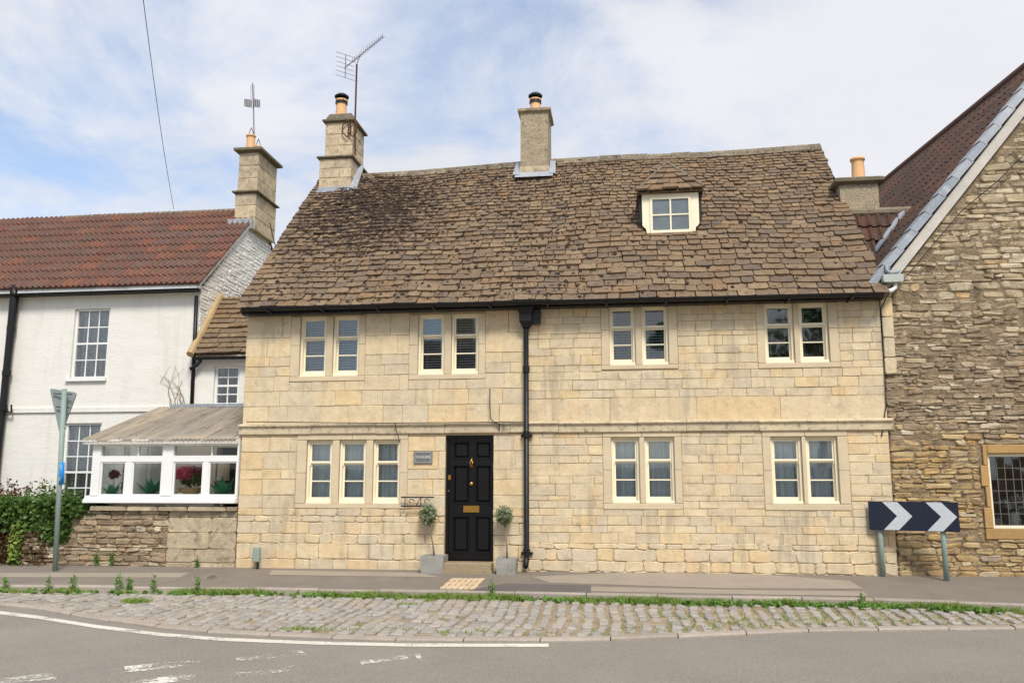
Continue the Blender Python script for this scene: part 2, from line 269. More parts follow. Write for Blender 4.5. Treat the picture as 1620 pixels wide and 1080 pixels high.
# ------------------------------------------------------------------ mesh helpers
class MB:
    def __init__(s): s.v = []; s.f = []
    def add(s, v, f):
        o = len(s.v); s.v.extend([tuple(map(float, q)) for q in v]); s.f.extend([tuple(i + o for i in q) for q in f]); return s
    def box(s, x0, x1, y0, y1, z0, z1):
        return s.add([(x0, y0, z0), (x1, y0, z0), (x1, y1, z0), (x0, y1, z0), (x0, y0, z1), (x1, y0, z1), (x1, y1, z1), (x0, y1, z1)],
                     [(0, 3, 2, 1), (4, 5, 6, 7), (0, 1, 5, 4), (1, 2, 6, 5), (2, 3, 7, 6), (3, 0, 4, 7)])
    def prism(s, poly, ext):
        n = len(poly); e = np.array(ext); p = [np.array(q, float) for q in poly]
        return s.add(p + [q + e for q in p], [tuple(range(n))[::-1], tuple(range(n, 2 * n))] + [(i, (i + 1) % n, n + (i + 1) % n, n + i) for i in range(n)])
    def tube(s, pts, r, n=8, caps=True):
        pts = [np.array(p, float) for p in pts]; rs = r if isinstance(r, (list, tuple)) else [r] * len(pts)
        vs_ = []; fs = []; prev = None
        for i, p in enumerate(pts):
            t = pts[min(i + 1, len(pts) - 1)] - pts[max(i - 1, 0)]; t = t / (np.linalg.norm(t) + 1e-9)
            a = prev if prev is not None else (np.array([0, 0, 1.0]) if abs(t[2]) < 0.9 else np.array([1.0, 0, 0]))
            a = a - t * np.dot(a, t); a /= np.linalg.norm(a) + 1e-9; prev = a; b = np.cross(t, a)
            for k in range(n):
                q = 2 * math.pi * k / n; vs_.append(p + rs[i] * (a * math.cos(q) + b * math.sin(q)))
        for i in range(len(pts) - 1):
            for k in range(n): fs.append((i * n + k, i * n + (k + 1) % n, (i + 1) * n + (k + 1) % n, (i + 1) * n + k))
        if caps: fs.append(tuple(range(n))[::-1]); fs.append(tuple((len(pts) - 1) * n + k for k in range(n)))
        return s.add(vs_, fs)
    def lathe(s, prof, c, n=16):
        vs_ = []; fs = []
        for r, z in prof:
            for k in range(n): q = 2 * math.pi * k / n; vs_.append((c[0] + r * math.cos(q), c[1] + r * math.sin(q), c[2] + z))
        for i in range(len(prof) - 1):
            for k in range(n): fs.append((i * n + k, i * n + (k + 1) % n, (i + 1) * n + (k + 1) % n, (i + 1) * n + k))
        return s.add(vs_, fs)
    def build(s, name, mat, parent=None, smooth=False, kind=None, origin=None):
        me = bpy.data.meshes.new(name); o_ = np.array(origin if origin is not None else (0, 0, 0), float)
        me.from_pydata([tuple(np.array(q) - o_) for q in s.v] if origin is not None else s.v, [], s.f)
        me.materials.append(MT[mat] if isinstance(mat, str) else mat)
        if smooth: me.shade_smooth()
        me.update()
        return link(name, me, parent, tuple(o_), kind)
def link(name, me, parent=None, loc=(0, 0, 0), kind=None):
    o = bpy.data.objects.new(name, me); col.objects.link(o); o.location = loc
    if parent is not None:
        o.parent = parent; p = parent; t = Vector((0, 0, 0))
        while p is not None: t += Vector(p.location) if p.type == 'EMPTY' else Vector((0, 0, 0)); p = p.parent
        o.matrix_parent_inverse = Matrix.Translation(-Vector(parent.location)) if parent.type == 'EMPTY' else Matrix.Translation(-Vector(parent.location))
    if kind: o['kind'] = kind
    return o
def tag(o, label, cat, group=None):
    o['label'] = label; o['category'] = cat
    if group: o['group'] = group
    return o
def thing(name, label, cat, loc=(0, 0, 0), group=None):
    o = bpy.data.objects.new(name, None); col.objects.link(o); o.location = tuple(map(float, loc)); o.empty_display_size = 0.2
    return tag(o, label, cat, group)
def struct(name, mb, mat): return mb.build(name, mat, None, kind='structure')
U = random.uniform

def slab(ring, mp, w0, ch, depth, wob=0.0):
    """a stone: ring of (u,v) points, front face at w0, edges rounded by ch, sunk to -depth; mp maps (u,v,w) to the world"""
    cx = sum(p[0] for p in ring) / len(ring); cz = sum(p[1] for p in ring) / len(ring); n = len(ring)
    vs_ = []
    hx = max(abs(p[0] - cx) for p in ring) + 1e-6; hz = max(abs(p[1] - cz) for p in ring) + 1e-6
    for p in ring:
        vs_.append(mp(p[0] - (p[0] - cx) / hx * ch, p[1] - (p[1] - cz) / hz * ch, w0 + U(-wob, wob)))
    for p in ring: vs_.append(mp(p[0], p[1], w0 - ch * 0.9))
    for p in ring: vs_.append(mp(p[0], p[1], -depth))
    fs = [tuple(range(n))]
    for k in (0, n):
        fs += [(k + n + i, k + n + (i + 1) % n, k + (i + 1) % n, k + i) for i in range(n)]
    return vs_, fs
def rect_ring(u0, u1, v0, v1, j=0.006, cut=0.02):
    c = min(cut, (u1 - u0) * 0.25, (v1 - v0) * 0.25)
    q = lambda: U(-j, j)
    return [(u0 + c, v0 + q()), (u1 - c, v0 + q()), (u1 + q(), v0 + c), (u1 + q(), v1 - c), (u1 - c, v1 + q()), (u0 + c, v1 + q()), (u0 + q(), v1 - c), (u0 + q(), v0 + c)]
def emit(pieces, name, mat, parent, limit=300):
    """pieces: (area, verts, faces): the largest are objects of their own, the rest one joined part"""
    pieces = sorted(pieces, key=lambda p: -p[0]); rest = MB()
    for i, (a, v, f) in enumerate(pieces):
        if i < limit:
            m = MB().add(v, f); m.build(name, mat, parent, origin=np.mean(np.array(v), axis=0))
        else: rest.add(v, f)
    if rest.v: rest.build(name + '_fill', mat, parent, kind='stuff')
def courses(x0, x1, zs, holes, wmin, wmax, gap=0.006):
    """rows of stones between the heights zs, cut round the holes -> rectangles"""
    out = []
    for za, zb in zip(zs[:-1], zs[1:]):
        xe = sorted({x0, x1} | {h[0] for h in holes if x0 < h[0] < x1} | {h[1] for h in holes if x0 < h[1] < x1})
        spans = []
        for a, b in zip(xe[:-1], xe[1:]):
            m = (a + b) / 2; free = [(za, zb)]
            for h in holes:
                if h[0] < m < h[1]:
                    nf = []
                    for p, q in free:
                        if h[3] <= p or h[2] >= q: nf.append((p, q)); continue
                        if h[2] - p > 0.035: nf.append((p, h[2]))
                        if q - h[3] > 0.035: nf.append((h[3], q))
                    free = nf
            free = tuple(free)
            if spans and spans[-1][2] == free and abs(spans[-1][1] - a) < 1e-6: spans[-1] = (spans[-1][0], b, free)
            else: spans.append((a, b, free))
        for a, b, free in spans:
            for p, q in free:
                x = a
                while x < b - 1e-4:
                    w = U(wmin, wmax) * (0.75 + 0.5 * min(1, (q - p) / 0.25))
                    if b - x - w < wmin * 0.6: w = b - x
                    out.append((x + gap / 2, x + w - gap / 2, p + gap / 2, q - gap / 2)); x += w
    return out
def wall_grid(x0, x1, z0, z1, holes, Y0, Y1):
    m = MB(); xs = sorted({x0, x1} | {c for h in holes for c in h[:2]}); zs = sorted({z0, z1} | {c for h in holes for c in h[2:]})
    for a, b in zip(xs[:-1], xs[1:]):
        for p, q in zip(zs[:-1], zs[1:]):
            if any(h[0] < (a + b) / 2 < h[1] and h[2] < (p + q) / 2 < h[3] for h in holes): continue
            m.add([(a, Y0, p), (b, Y0, p), (b, Y0, q), (a, Y0, q)], [(0, 1, 2, 3)]); m.add([(a, Y1, p), (b, Y1, p), (b, Y1, q), (a, Y1, q)], [(3, 2, 1, 0)])
    for h in holes:
        a, b, p, q = h
        m.add([(a, Y0, p), (a, Y1, p), (a, Y1, q), (a, Y0, q)], [(0, 1, 2, 3)]); m.add([(b, Y0, p), (b, Y1, p), (b, Y1, q), (b, Y0, q)], [(3, 2, 1, 0)])
        m.add([(a, Y0, p), (b, Y0, p), (b, Y1, p), (a, Y1, p)], [(0, 1, 2, 3)]); m.add([(a, Y0, q), (b, Y0, q), (b, Y1, q), (a, Y1, q)], [(3, 2, 1, 0)])
    return m
def frame_boxes(m, x0, x1, z0, z1, w, y0, y1, wb=None, wt=None):
    wb = wb or w; wt = wt or w
    m.box(x0, x0 + w, y0, y1, z0, z1); m.box(x1 - w, x1, y0, y1, z0, z1)
    m.box(x0 + w, x1 - w, y0, y1, z0, z0 + wb); m.box(x0 + w, x1 - w, y0, y1, z1 - wt, z1)
def pane(x0, x1, z0, z1, y, parent, mat='glass'):
    return MB().box(x0, x1, y, y + 0.004, z0, z1).build('pane', mat, parent)
def curtain(x0, x1, z0, z1, y, parent, mat='curtain', waves=7, amp=0.02, name='curtain'):
    m = MB(); n = waves * 6; ph = U(0, 6)
    for i in range(n):
        a, b = i / n, (i + 1) / n
        ya, yb = (y + amp * math.sin(ph + t * waves * 6.28) + amp * 0.5 * math.sin(t * waves * 15) for t in (a, b))
        m.add([(x0 + (x1 - x0) * a, ya, z0), (x0 + (x1 - x0) * b, yb, z0), (x0 + (x1 - x0) * b, yb, z1), (x0 + (x1 - x0) * a, ya, z1)], [(0, 1, 2, 3)])
    return m.build(name, mat, parent, smooth=True)
def blind(x0, x1, z0, z1, y, parent, pitch=0.045, tilt=0.35):
    m = MB(); z = z1 - 0.03; m.box(x0, x1, y - 0.012, y + 0.012, z1 - 0.03, z1)
    while z > z0:
        d = 0.020
        m.add([(x0, y - d, z - d * tilt), (x1, y - d, z - d * tilt), (x1, y + d, z + d * tilt), (x0, y + d, z + d * tilt)], [(0, 1, 2, 3)]); z -= pitch
    for t in (0.2, 0.8): m.box(x0 + (x1 - x0) * t, x0 + (x1 - x0) * t + 0.004, y - 0.024, y - 0.021, z0, z1)
    return m.build('blind', 'blind', parent)
def leaves(c, rad, n, size, squash=1.0, shell=0.5, box=False):
    """n small pointed leaves through an ellipsoid or a box, denser towards its outside"""
    m = MB(); V = []; Fc = []
    for i in range(n):
        if box: d = np.array([U(-1, 1), U(-1, 1), U(-1, 1)])
        else:
            d = rng.normal(size=3); d /= np.linalg.norm(d); d = d * (shell + (1 - shell) * U(0, 1) ** 0.5) * U(0.82, 1.1)
        p = np.array(c) + d * np.array(rad)
        t = rng.normal(size=3); t /= np.linalg.norm(t); b = np.cross(t, rng.normal(size=3)); b /= np.linalg.norm(b) + 1e-9
        s = size * U(0.6, 1.3); o = len(V)
        V += [p - t * s, p + b * s * 0.42 * squash, p + t * s, p - b * s * 0.42 * squash]; Fc.append((o, o + 1, o + 2, o + 3))
    return m.add(V, Fc)

# ================================================================== GROUND
KP = [onZ(x, y, 0.0) for x, y in ((0, 925), (400, 929), (820, 936), (1100, 942), (1360, 946), (1620, 955))]
kerbP = [(-40.0, KP[0][1] - 1.5), (-14.0, KP[0][1] - 0.3)] + [(p[0], p[1]) for p in KP] + [(9.0, KP[-1][1] - 0.35), (40.0, -6.0)]
KR = [onZ(x, y, -0.13) for x, y in ((0, 952), (60, 957), (150, 972.5), (250, 986), (350, 994.5), (500, 1001.5), (640, 1006), (800, 1007), (930, 1007), (1080, 1001), (1140, 998), (1300, 991), (1620, 988))]
kerbR = [(-40.0, kerbP[0][1] - 0.25), (-14.0, kerbP[1][1] - 0.25), (-9.6, -2.62)] + [(p[0], p[1]) for p in KR] + [(9.0, KR[-1][1] - 0.25), (40.0, -6.6)]
def yat(line, x): return float(np.interp(x, [p[0] for p in line], [p[1] for p in line]))
struct('ground', MB().add([(-900, -900, -0.35), (900, -900, -0.35), (900, 2500, -0.35), (-900, 2500, -0.35)], [(0, 1, 2, 3)]), 'earth')
XS = sorted(set([-40, -25, -14] + [round(-12 + 0.25 * i, 3) for i in range(85)] + [14, 25, 40]))
def strip(la, lb, za, zb, x0=-40, x1=40, sub=1):
    m = MB(); xs = [x for x in XS if x0 <= x <= x1]
    fa = la if callable(la) else (lambda x: yat(la, x)); fb = lb if callable(lb) else (lambda x: yat(lb, x))
    for a, b in zip(xs[:-1], xs[1:]):
        m.add([(a, fa(a), za), (b, fa(b), za), (b, fb(b), zb), (a, fb(a), zb)], [(0, 1, 2, 3)])
    return m
struct('road', strip(lambda x: -24.0, lambda x: yat(kerbR, x) - 0.02, -0.165, -0.165), 'asphalt')
pz = lambda y, k: 0.10 * (y - k) / (0 - k)           # the pavement falls from the house wall to its kerb
struct('pavement', strip(lambda x: yat(kerbP, x) + 0.06, lambda x: 0.4, -0.004, 0.115), 'pavement')
def pave_z(x, y): k = yat(kerbP, x) + 0.06; return -0.004 + 0.119 * (y - k) / (0.4 - k)
def kerb_line(line, name, z_top, z_bot, w, ln, x0, x1):
    root = MB().add([(x0, yat(line, x0), z_bot), (x1, yat(line, x1), z_bot), (x1, yat(line, x1) - 0.01, z_bot - 0.02)], [(0, 1, 2)]).build(name, 'kerb', None, kind='structure')
    x = x0
    while x < x1:
        l = ln * U(0.92, 1.06); a, b = x + 0.006, x + l - 0.006; ya, yb = yat(line, a), yat(line, b); dz = U(-0.006, 0.006); dy = U(-0.008, 0.008); c = 0.018
        prof = [(0.0, z_bot), (0.0, z_top - c), (c, z_top), (w, z_top), (w, z_bot)]
        v = [(X, Y + d + dy, z + (dz if z > z_bot else 0)) for X, Y in ((a, ya), (b, yb)) for d, z in prof]
        f = [(0, 1, 2, 3, 4), (9, 8, 7, 6, 5)] + [(i, i + 5, (i + 1) % 5 + 5, (i + 1) % 5) for i in range(5)]
        MB().add(v, f).build('kerb_stone', 'kerb', root, origin=(x, ya, z_top)); x += l
kerb_line(kerbP, 'pavement_kerb', 0.0, -0.22, 0.12, 0.92, -14, 11)
kerb_line([(x, y - 0.10) for x, y in kerbR], 'road_kerb', -0.132, -0.26, 0.15, 0.74, -14, 11)
# cobbled strip: sandy bed, setts standing in rows across it
bed = strip(lambda x: yat(kerbR, x) + 0.045, lambda x: yat(kerbP, x) + 0.01, -0.150, -0.098).build('cobbled_strip', 'sand', None, kind='structure')
sett_mesh = []
for k in range(14):
    ring = rect_ring(-0.5, 0.5, -0.5, 0.5, 0.06, 0.16)
    v, f = slab(ring, lambda a, b, w: (a, b, w), 0.0, 0.10, 1.0, 0.035)
    v = [(p[0], p[1], p[2] * 0.14) for p in v]
    me = bpy.data.meshes.new('sett'); me.from_pydata(v, [], f); me.materials.append(MT['sett']); sett_mesh.append(me)
setts = []
x = -11.0; pitch_s = 0.160
while x < 8.6:
    y0, y1 = yat(kerbR, x) + 0.05, yat(kerbP, x) - 0.03
    y = y0 + U(0.0, 0.08); colw = U(0.104, 0.128) * (1.12 if x < -1.2 else 0.96)
    while y < y1 - 0.08:
        l = U(0.15, 0.27)
        if y + l > y1: l = y1 - y
        if random.random() > 0.03:
            t = (y + l / 2 - yat(kerbR, x)) / (yat(kerbP, x) - yat(kerbR, x) + 1e-6)
            setts.append((x + U(-0.012, 0.012) + 0.03 * math.sin(y * 3 + x * 0.7), y + l / 2, -0.132 + 0.055 * t + U(-0.008, 0.008), colw * U(0.9, 1.06), l - 0.018))
        y += l
    x += pitch_s * (0.88 if x < -1.2 else 1.0) * U(0.95, 1.05)
def sett_px(s):
    d = math.hypot(s[0], s[1] + DIST); vis = 1 if -0.62 < (s[0] / (s[1] + DIST) + 0.13) < 0.62 else 0.01
    return -vis * s[3] * s[4] / d ** 3
setts.sort(key=sett_px); rest = MB()
for i, s in enumerate(setts):
    me = random.choice(sett_mesh); rz = U(-0.06, 0.06); tx, ty = U(-0.03, 0.03), U(-0.03, 0.03)
    if i < 300:
        o = link('sett', me, bed, (s[0], s[1], s[2])); o.scale = (s[3], s[4], 1.0); o.rotation_euler = (tx, ty, rz)
    else:
        mt = Matrix.Translation((s[0], s[1], s[2])) @ Matrix.Rotation(rz, 4, 'Z') @ Matrix.Rotation(ty, 4, 'Y') @ Matrix.Rotation(tx, 4, 'X') @ Matrix.Diagonal((s[3], s[4], 1, 1))
        rest.add([tuple(mt @ v.co) for v in me.vertices], [tuple(p.vertices) for p in me.polygons])
rest.build('sett_fill', 'sett', bed, kind='stuff')
# pavement patches, access cover, door tiles
def flat(name, pts, mat, lift, kind='structure', parent=None):
    P = [onP(x, y, (0, 0, 0.096), np.array([0, -0.0455, 1.0])) for x, y in pts]
    return MB().add([(p[0], p[1], pave_z(p[0], p[1]) + lift) for p in P], [tuple(range(len(P)))[::-1]]).build(name, mat, parent, kind=kind)
flat('pavement_patch', [(840, 911), (1010, 904), (1180, 906), (1345, 918), (1366, 930), (1150, 929), (870, 920)], 'patch', 0.0035)
flat('pavement_patch', [(935, 926), (1150, 931), (1366, 934), (1374, 941), (1180, 938), (935, 933)], 'patch', 0.0035)
flat('pavement_patch', [(430, 901), (660, 905), (700, 912), (640, 911), (425, 908)], 'patch', 0.0035)
flat('pavement_patch', [(0, 905), (300, 905), (285, 912), (0, 912)], 'patch', 0.0035)
flat('pavement_patch', [(800, 921), (935, 924), (935, 935), (740, 931)], 'dark_patch', 0.0050)
cov = flat('access_cover_frame', [(322, 914), (334, 907.5), (347, 909), (337, 915)], 'kerb', 0.006, kind=None)
tag(cov, 'small square iron access cover let into the pavement before the low wall', 'access cover'); cov.name = 'access_cover'
flat('lid', [(325, 913.3), (334.5, 908.3), (344.5, 909.6), (336.5, 914.2)], 'steel', 0.011, kind=None, parent=cov)
A = onP(716, 912, (0, 0, 0.1), np.array([0, -0.0435, 1.0])); tx0 = A[0]
mat_o = thing('tiled_threshold', 'row of buff clay paving tiles set in the pavement before the black door', 'paving', (tx0, A[1], pave_z(tx0, A[1])))
B = onP(768, 913, (0, 0, 0.1), np.array([0, -0.0435, 1.0])); Cn = onP(697, 928, (0, 0, 0.1), np.array([0, -0.0435, 1.0]))
nx, ny = 6, 3; wT = (B[0] - A[0]) / nx; dT = (A[1] - Cn[1]) / ny
for i in range(nx):
    for j in range(ny):
        x0, y0 = A[0] + i * wT, A[1] - (j + 1) * dT; z = pave_z(x0, y0 + dT / 2)
        v, f = slab(rect_ring(x0 + 0.005, x0 + wT - 0.005, y0 + 0.005, y0 + dT - 0.005, 0.002, 0.008), lambda a, b, w, z=z: (a, b, z + w), 0.012 + U(-0.002, 0.002), 0.004, 0.02)
        MB().add(v, f).build('tile', 'paver', mat_o, origin=np.mean(np.array(v), axis=0))
# road markings
def road_poly(name, pts, mat):
    P = [onZ(x, y, -0.165) for x, y in pts]
    return MB().add([(p[0], p[1], -0.161) for p in P], [tuple(range(len(P)))[::-1]]).build(name, mat, None, kind='structure')
el = [(-200, 956), (0, 969), (60, 976), (150, 990.5), (250, 1003), (350, 1011), (500, 1017), (640, 1020), (760, 1020.5), (868, 1020.5)]
m = MB()
for (a, b) in zip(el[:-1], el[1:]):
    P = [onZ(q[0], q[1] + d, -0.165) for q in (a, b) for d in (-2.6, 2.6)]
    m.add([(P[i][0], P[i][1], -0.161) for i in (0, 1, 3, 2)], [(0, 1, 2, 3)])
struct('edge_line_marking', m, 'edgepaint')
for q in ([(-10, 1075), (70, 1065), (92, 1067), (88, 1074), (0, 1082), (-10, 1082)], [(196, 1054), (285, 1045), (318, 1046), (312, 1052), (200, 1064)],
          [(190, 1081), (285, 1066), (310, 1067), (302, 1076), (230, 1083)], [(372, 1040), (478, 1029), (484, 1035), (376, 1047)],
          [(372, 1064), (440, 1059), (466, 1052), (455, 1062), (380, 1070)], [(568, 1045), (640, 1036), (648, 1042), (572, 1051)], [(654, 1032), (664, 1034), (668, 1044), (660, 1042)]):
    road_poly('dash_marking', q, 'roadpaint')

# ================================================================== MAIN HOUSE
HX0, HX1 = -6.24, 3.90
ZE = 4.20; YE = -0.27; YR = 3.48
ZRL, ZRR = 7.86, 8.03
house = thing('stone_house', 'two-storey honey stone cottage with stone slate roof, black door and cream sash windows', 'house', (-1.2, 0, 0.1))
def rc(x0, x1, y0, y1, Y=0.0):
    """pixel rectangle on the wall plane -> (X0, X1, Z0, Z1)"""
    ym, xm = (y0 + y1) / 2, (x0 + x1) / 2
    return (onY(x0, ym, Y)[0], onY(x1, ym, Y)[0], onY(xm, y1, Y)[2], onY(xm, y0, Y)[2])
WIN = [
    dict(s=(460, 578, 492, 603), l=[(474.4, 516), (526.5, 568)], y=(500.5, 594.5), k='blind', t=0.8),
    dict(s=(647.6, 768, 489, 600), l=[(661.3, 702.7), (713.8, 757.2)], y=(497, 591.5), k='blind', t=0.6),
    dict(s=(951, 1071.6, 479, 584), l=[(963.7, 1005), (1015, 1057.4)], y=(484.5, 576.5), k='blind', t=0.55),
    dict(s=(1197, 1326.7, 475, 582), l=[(1209.5, 1256), (1264.4, 1311)], y=(480, 573), k='blind', t=0.12),
    dict(s=(468.7, 645, 684, 804), l=[(484, 525), (536, 578.5), (589.5, 632.5)], y=(696, 796.5), k='curtain', t=0),
    dict(s=(954, 1079, 681, 805.6), l=[(967.5, 1012), (1020.5, 1067.5)], y=(691.3, 796), k='curtain', t=0),
    dict(s=(1207.5, 1343.8, 678, 807), l=[(1221, 1270), (1276.5, 1327)], y=(690.5, 797), k='curtain', t=0)]
holes = []
for w in WIN:
    w['S'] = rc(*w['s'][:2], *w['s'][2:]); w['L'] = [rc(a, b, *w['y']) for a, b in w['l']]
    zt = max(q[3] for q in w['L']); zb = min(q[2] for q in w['L'])
    w['S'] = (w['S'][0], w['S'][1], min(w['S'][2], zb - 0.06), min(max(w['S'][3], zt + 0.03), ZE - 0.01))
    w['L'] = [(q[0], q[1], zb, zt) for q in w['L']]
    holes.append(w['S'])
DX0, DX1, DZ0, DZ1 = rc(703.7, 780.5, 688, 888)
DZ0 = 0.235; door_hole = (DX0, DX1, 0.06, DZ1); holes_d = holes + [door_hole]
wall = wall_grid(HX0, HX1, -0.1, ZE + 0.02, [q for w in WIN for q in w['L']] + [door_hole], 0.0, 0.34).build('front_wall', 'mortar', house)
# stones, laid in the courses that each bay of the wall shows
def zpx(y, x): return float(onY(x, y)[2])
ZS0, ZS1 = 2.205, 2.375                                    # the string course
XM = onY(834, 700)[0]
pieces = []
def lay(x0, x1, zs, hl, wmin, wmax, jit=0.004, prob=0.009, ch=0.004, cut=0.010):
    for a, b, p, q in courses(x0, x1, zs, hl, wmin, wmax):
        v, f = slab(rect_ring(a, b, p, q, jit, cut), lambda u, v_, w: (u, -w, v_), prob + U(-0.004, 0.005), ch, 0.02, 0.003)
        pieces.append(((b - a) * (q - p), v, f))
def zl(ys, xr): return [zpx(y, xr) for y in ys]
lay(HX0, XM, [ZS1] + zl([641, 617, 593, 577, 561, 531], 600) + [ZE], holes_d, 0.22, 0.5)
lay(XM, HX1, [ZS1, zpx(629, 1000)], holes_d, 0.6, 1.2)
lay(XM, HX1, zl([629, 616, 600, 587, 576.5, 561, 549, 533.5, 526, 510, 499.5], 1000) + [ZE], holes_d, 0.17, 0.42)
zlow = [0.02] + zl([885, 860, 845, 826, 816, 804], 600)
lay(HX0, XM, zlow, holes_d, 0.16, 0.42, 0.010, 0.013, 0.008, 0.022)
lay(HX0, XM, [zlow[-1]] + zl([783, 758, 742, 714, 690], 600) + [ZS0], holes_d, 0.18, 0.4, 0.006)
zlow2 = [0.0] + zl([905, 888, 869, 860], 1050)
lay(XM, HX1, zlow2, holes_d, 0.14, 0.42, 0.014, 0.014, 0.010, 0.026)
lay(XM, HX1, [zlow2[-1]] + zl([843, 831, 816, 804, 792, 784, 765, 752, 732, 719.5, 703, 691], 1050) + [ZS0], holes_d, 0.17, 0.46)
emit(pieces, 'stone_block', 'ashlar', wall)
# moulded string course in lengths
x = HX0 - 0.04; k = 0
sx = MB().box(HX0, HX1 + 0.02, -0.008, 0.02, ZS0 + 0.01, ZS1 - 0.01).build('string_course', 'mortar', house)
while x < HX1 + 0.05:
    l = U(0.7, 1.25); e = min(x + l, HX1 + 0.07)
    prof = [(0.0, ZS1 + 0.012), (-0.055, ZS1 + 0.004), (-0.085, ZS1 - 0.018), (-0.085, ZS1 - 0.035), (-0.052, ZS1 - 0.05), (-0.048, ZS0 + 0.012), (-0.04, ZS0), (0.0, ZS0)]
    n = len(prof); dz = U(-0.004, 0.004)
    v = [(X, yy, zz + dz) for X in (x + 0.003, e - 0.003) for yy, zz in prof]
    MB().add(v, [tuple(range(n))[::-1], tuple(range(n, 2 * n))] + [(i, (i + 1) % n, n + (i + 1) % n, n + i) for i in range(n)]).build('band_stone', 'band', sx, origin=(x, 0, ZS0)); x = e
# shell: gables, back wall, floor, loft floor
for X in (HX0, HX1 - 0.3):
    zr = ZRL if X < 0 else ZRR
    MB().prism([(X, 0.345, -0.1), (X, 2 * YR, -0.1), (X, 2 * YR, ZE - 0.15), (X, YR, zr - 0.2), (X, 0.345, ZE + 0.22)], (0.3, 0, 0)).build('gable_wall', 'mortar', house)
MB().box(HX0 + 0.305, HX1 - 0.305, 2 * YR - 0.3, 2 * YR - 0.01, -0.1, ZE - 0.2).build('rear_wall', 'dark_room', house)
MB().box(HX0 + 0.305, HX1 - 0.305, 0.35, 2 * YR - 0.31, 0.0, 0.15).build('floor', 'dark_room', house)
MB().box(HX0 + 0.305, HX1 - 0.305, 0.35, 2 * YR - 0.31, 2.3, 2.45).build('upper_floor', 'dark_room', house)
MB().box(HX0 + 0.305, HX1 - 0.305, 1.6, 1.7, 0.16, 4.2).build('partition', 'dark_room', house)

def sash_light(q, win, kind, tilt, Y=0.075):
    x0, x1, z0, z1 = q; H = z1 - z0
    m = MB(); frame_boxes(m, x0 + 0.002, x1 - 0.002, z0 + 0.002, z1 - 0.002, 0.034, Y - 0.03, Y + 0.09, 0.045, 0.03)
    m.box(x0 + 0.004, x1 - 0.004, Y - 0.055, Y - 0.031, z0 + 0.004, z0 + 0.04)       # sill lip
    m.build('frame', 'cream', win)
    a, b = x0 + 0.036, x1 - 0.036; zm = z1 - 0.345 * H; zg = z1 - 0.645 * H
    m = MB(); frame_boxes(m, a, b, zm - 0.018, z1 - 0.034, 0.028, Y, Y + 0.03, 0.034, 0.03)
    for xx in (a, b - 0.02): m.box(xx, xx + 0.02, Y - 0.004, Y - 0.001, zm - 0.055, zm - 0.019)     # horns
    m.build('upper_sash', 'cream', win)
    m = MB(); frame_boxes(m, a + 0.001, b - 0.001, z0 + 0.048, zm - 0.020, 0.028, Y + 0.034, Y + 0.064, 0.055, 0.026)
    m.box(a + 0.03, b - 0.03, Y + 0.036, Y + 0.062, zg - 0.010, zg + 0.010); m.build('lower_sash', 'cream', win)
    pane(a + 0.026, b - 0.026, zm + 0.014, z1 - 0.062, Y + 0.013, win)
    pane(a + 0.027, b - 0.027, zg + 0.009, zm - 0.044, Y + 0.047, win); pane(a + 0.027, b - 0.027, z0 + 0.10, zg - 0.009, Y + 0.047, win)
    if kind == 'blind': blind(a, b, z0 + 0.05, z1 - 0.03, Y + 0.14, win, 0.043, tilt)
    else: curtain(a - 0.02, b + 0.02, z0 + 0.03, z1 - 0.02, Y + 0.135, win, 'curtain', 4, 0.018)
for w in WIN:
    S = w['S']; L = w['L']
    # dressed stone surround: jambs, mullions, lintel and sill as stones round the lights
    win = MB().box(S[0] + 0.004, S[1] - 0.004, 0.004, 0.012, S[2] + 0.004, L[0][2] - 0.002).build('window', 'dressed', house)
    def st(x0, x1, z0, z1, pr=0.016, nm='surround_stone'):
        v, f = slab(rect_ring(x0 + 0.002, x1 - 0.002, z0 + 0.002, z1 - 0.002, 0.001, 0.008), lambda u, v_, ww: (u, -ww, v_), pr, 0.006, 0.07)
        MB().add(v, f).build(nm, 'dressed', win, origin=(x0, 0, z0))
    zb, zt = L[0][2], L[0][3]
    st(S[0], S[1], S[2], zb, 0.020, 'sill')
    if S[3] - zt > 0.05: st(S[0], (S[0] + S[1]) / 2, zt, S[3], 0.018, 'lintel'); st((S[0] + S[1]) / 2, S[1], zt, S[3], 0.018, 'lintel')
    zj = zb + (zt - zb) * U(0.4, 0.6)
    st(S[0], L[0][0], zb, zj); st(S[0], L[0][0], zj, zt); st(L[-1][1], S[1], zb, zj); st(L[-1][1], S[1], zj, zt)
    for p, q in zip(L[:-1], L[1:]): st(p[1], q[0], zb, zt, 0.010, 'mullion')
    for q in L: sash_light(q, win, w['k'], w['t'])
# front door
door = MB().box(DX0 + 0.045, DX1 - 0.045, 0.13, 0.16, DZ0 + 0.02, DZ1 - 0.045).build('door', 'black_paint', house)
m = MB(); frame_boxes(m, DX0 + 0.002, DX1 - 0.002, DZ0, DZ1 - 0.002, 0.042, 0.07, 0.2, 0.02, 0.042); m.build('door_frame', 'black_paint', door)
dw, dh = DX1 - DX0, DZ1 - DZ0
fx = lambda t: DX0 + (t - 415) / 307 * dw
fz = lambda t: DZ1 - (t - 112) / 798 * dh
pan = [(460, 563, 152, 262), (602, 702, 152, 262), (460, 563, 306, 548), (602, 702, 306, 548), (460, 563, 632, 858), (602, 702, 632, 858)]
m = MB()                                                    # stiles and rails stand proud of the panels
xs = [fx(440), fx(460), fx(563), fx(602), fx(702), fx(712)]
m.box(DX0 + 0.046, fx(456), 0.10, 0.13, DZ0 + 0.022, DZ1 - 0.046); m.box(fx(706), DX1 - 0.046, 0.10, 0.13, DZ0 + 0.022, DZ1 - 0.046)
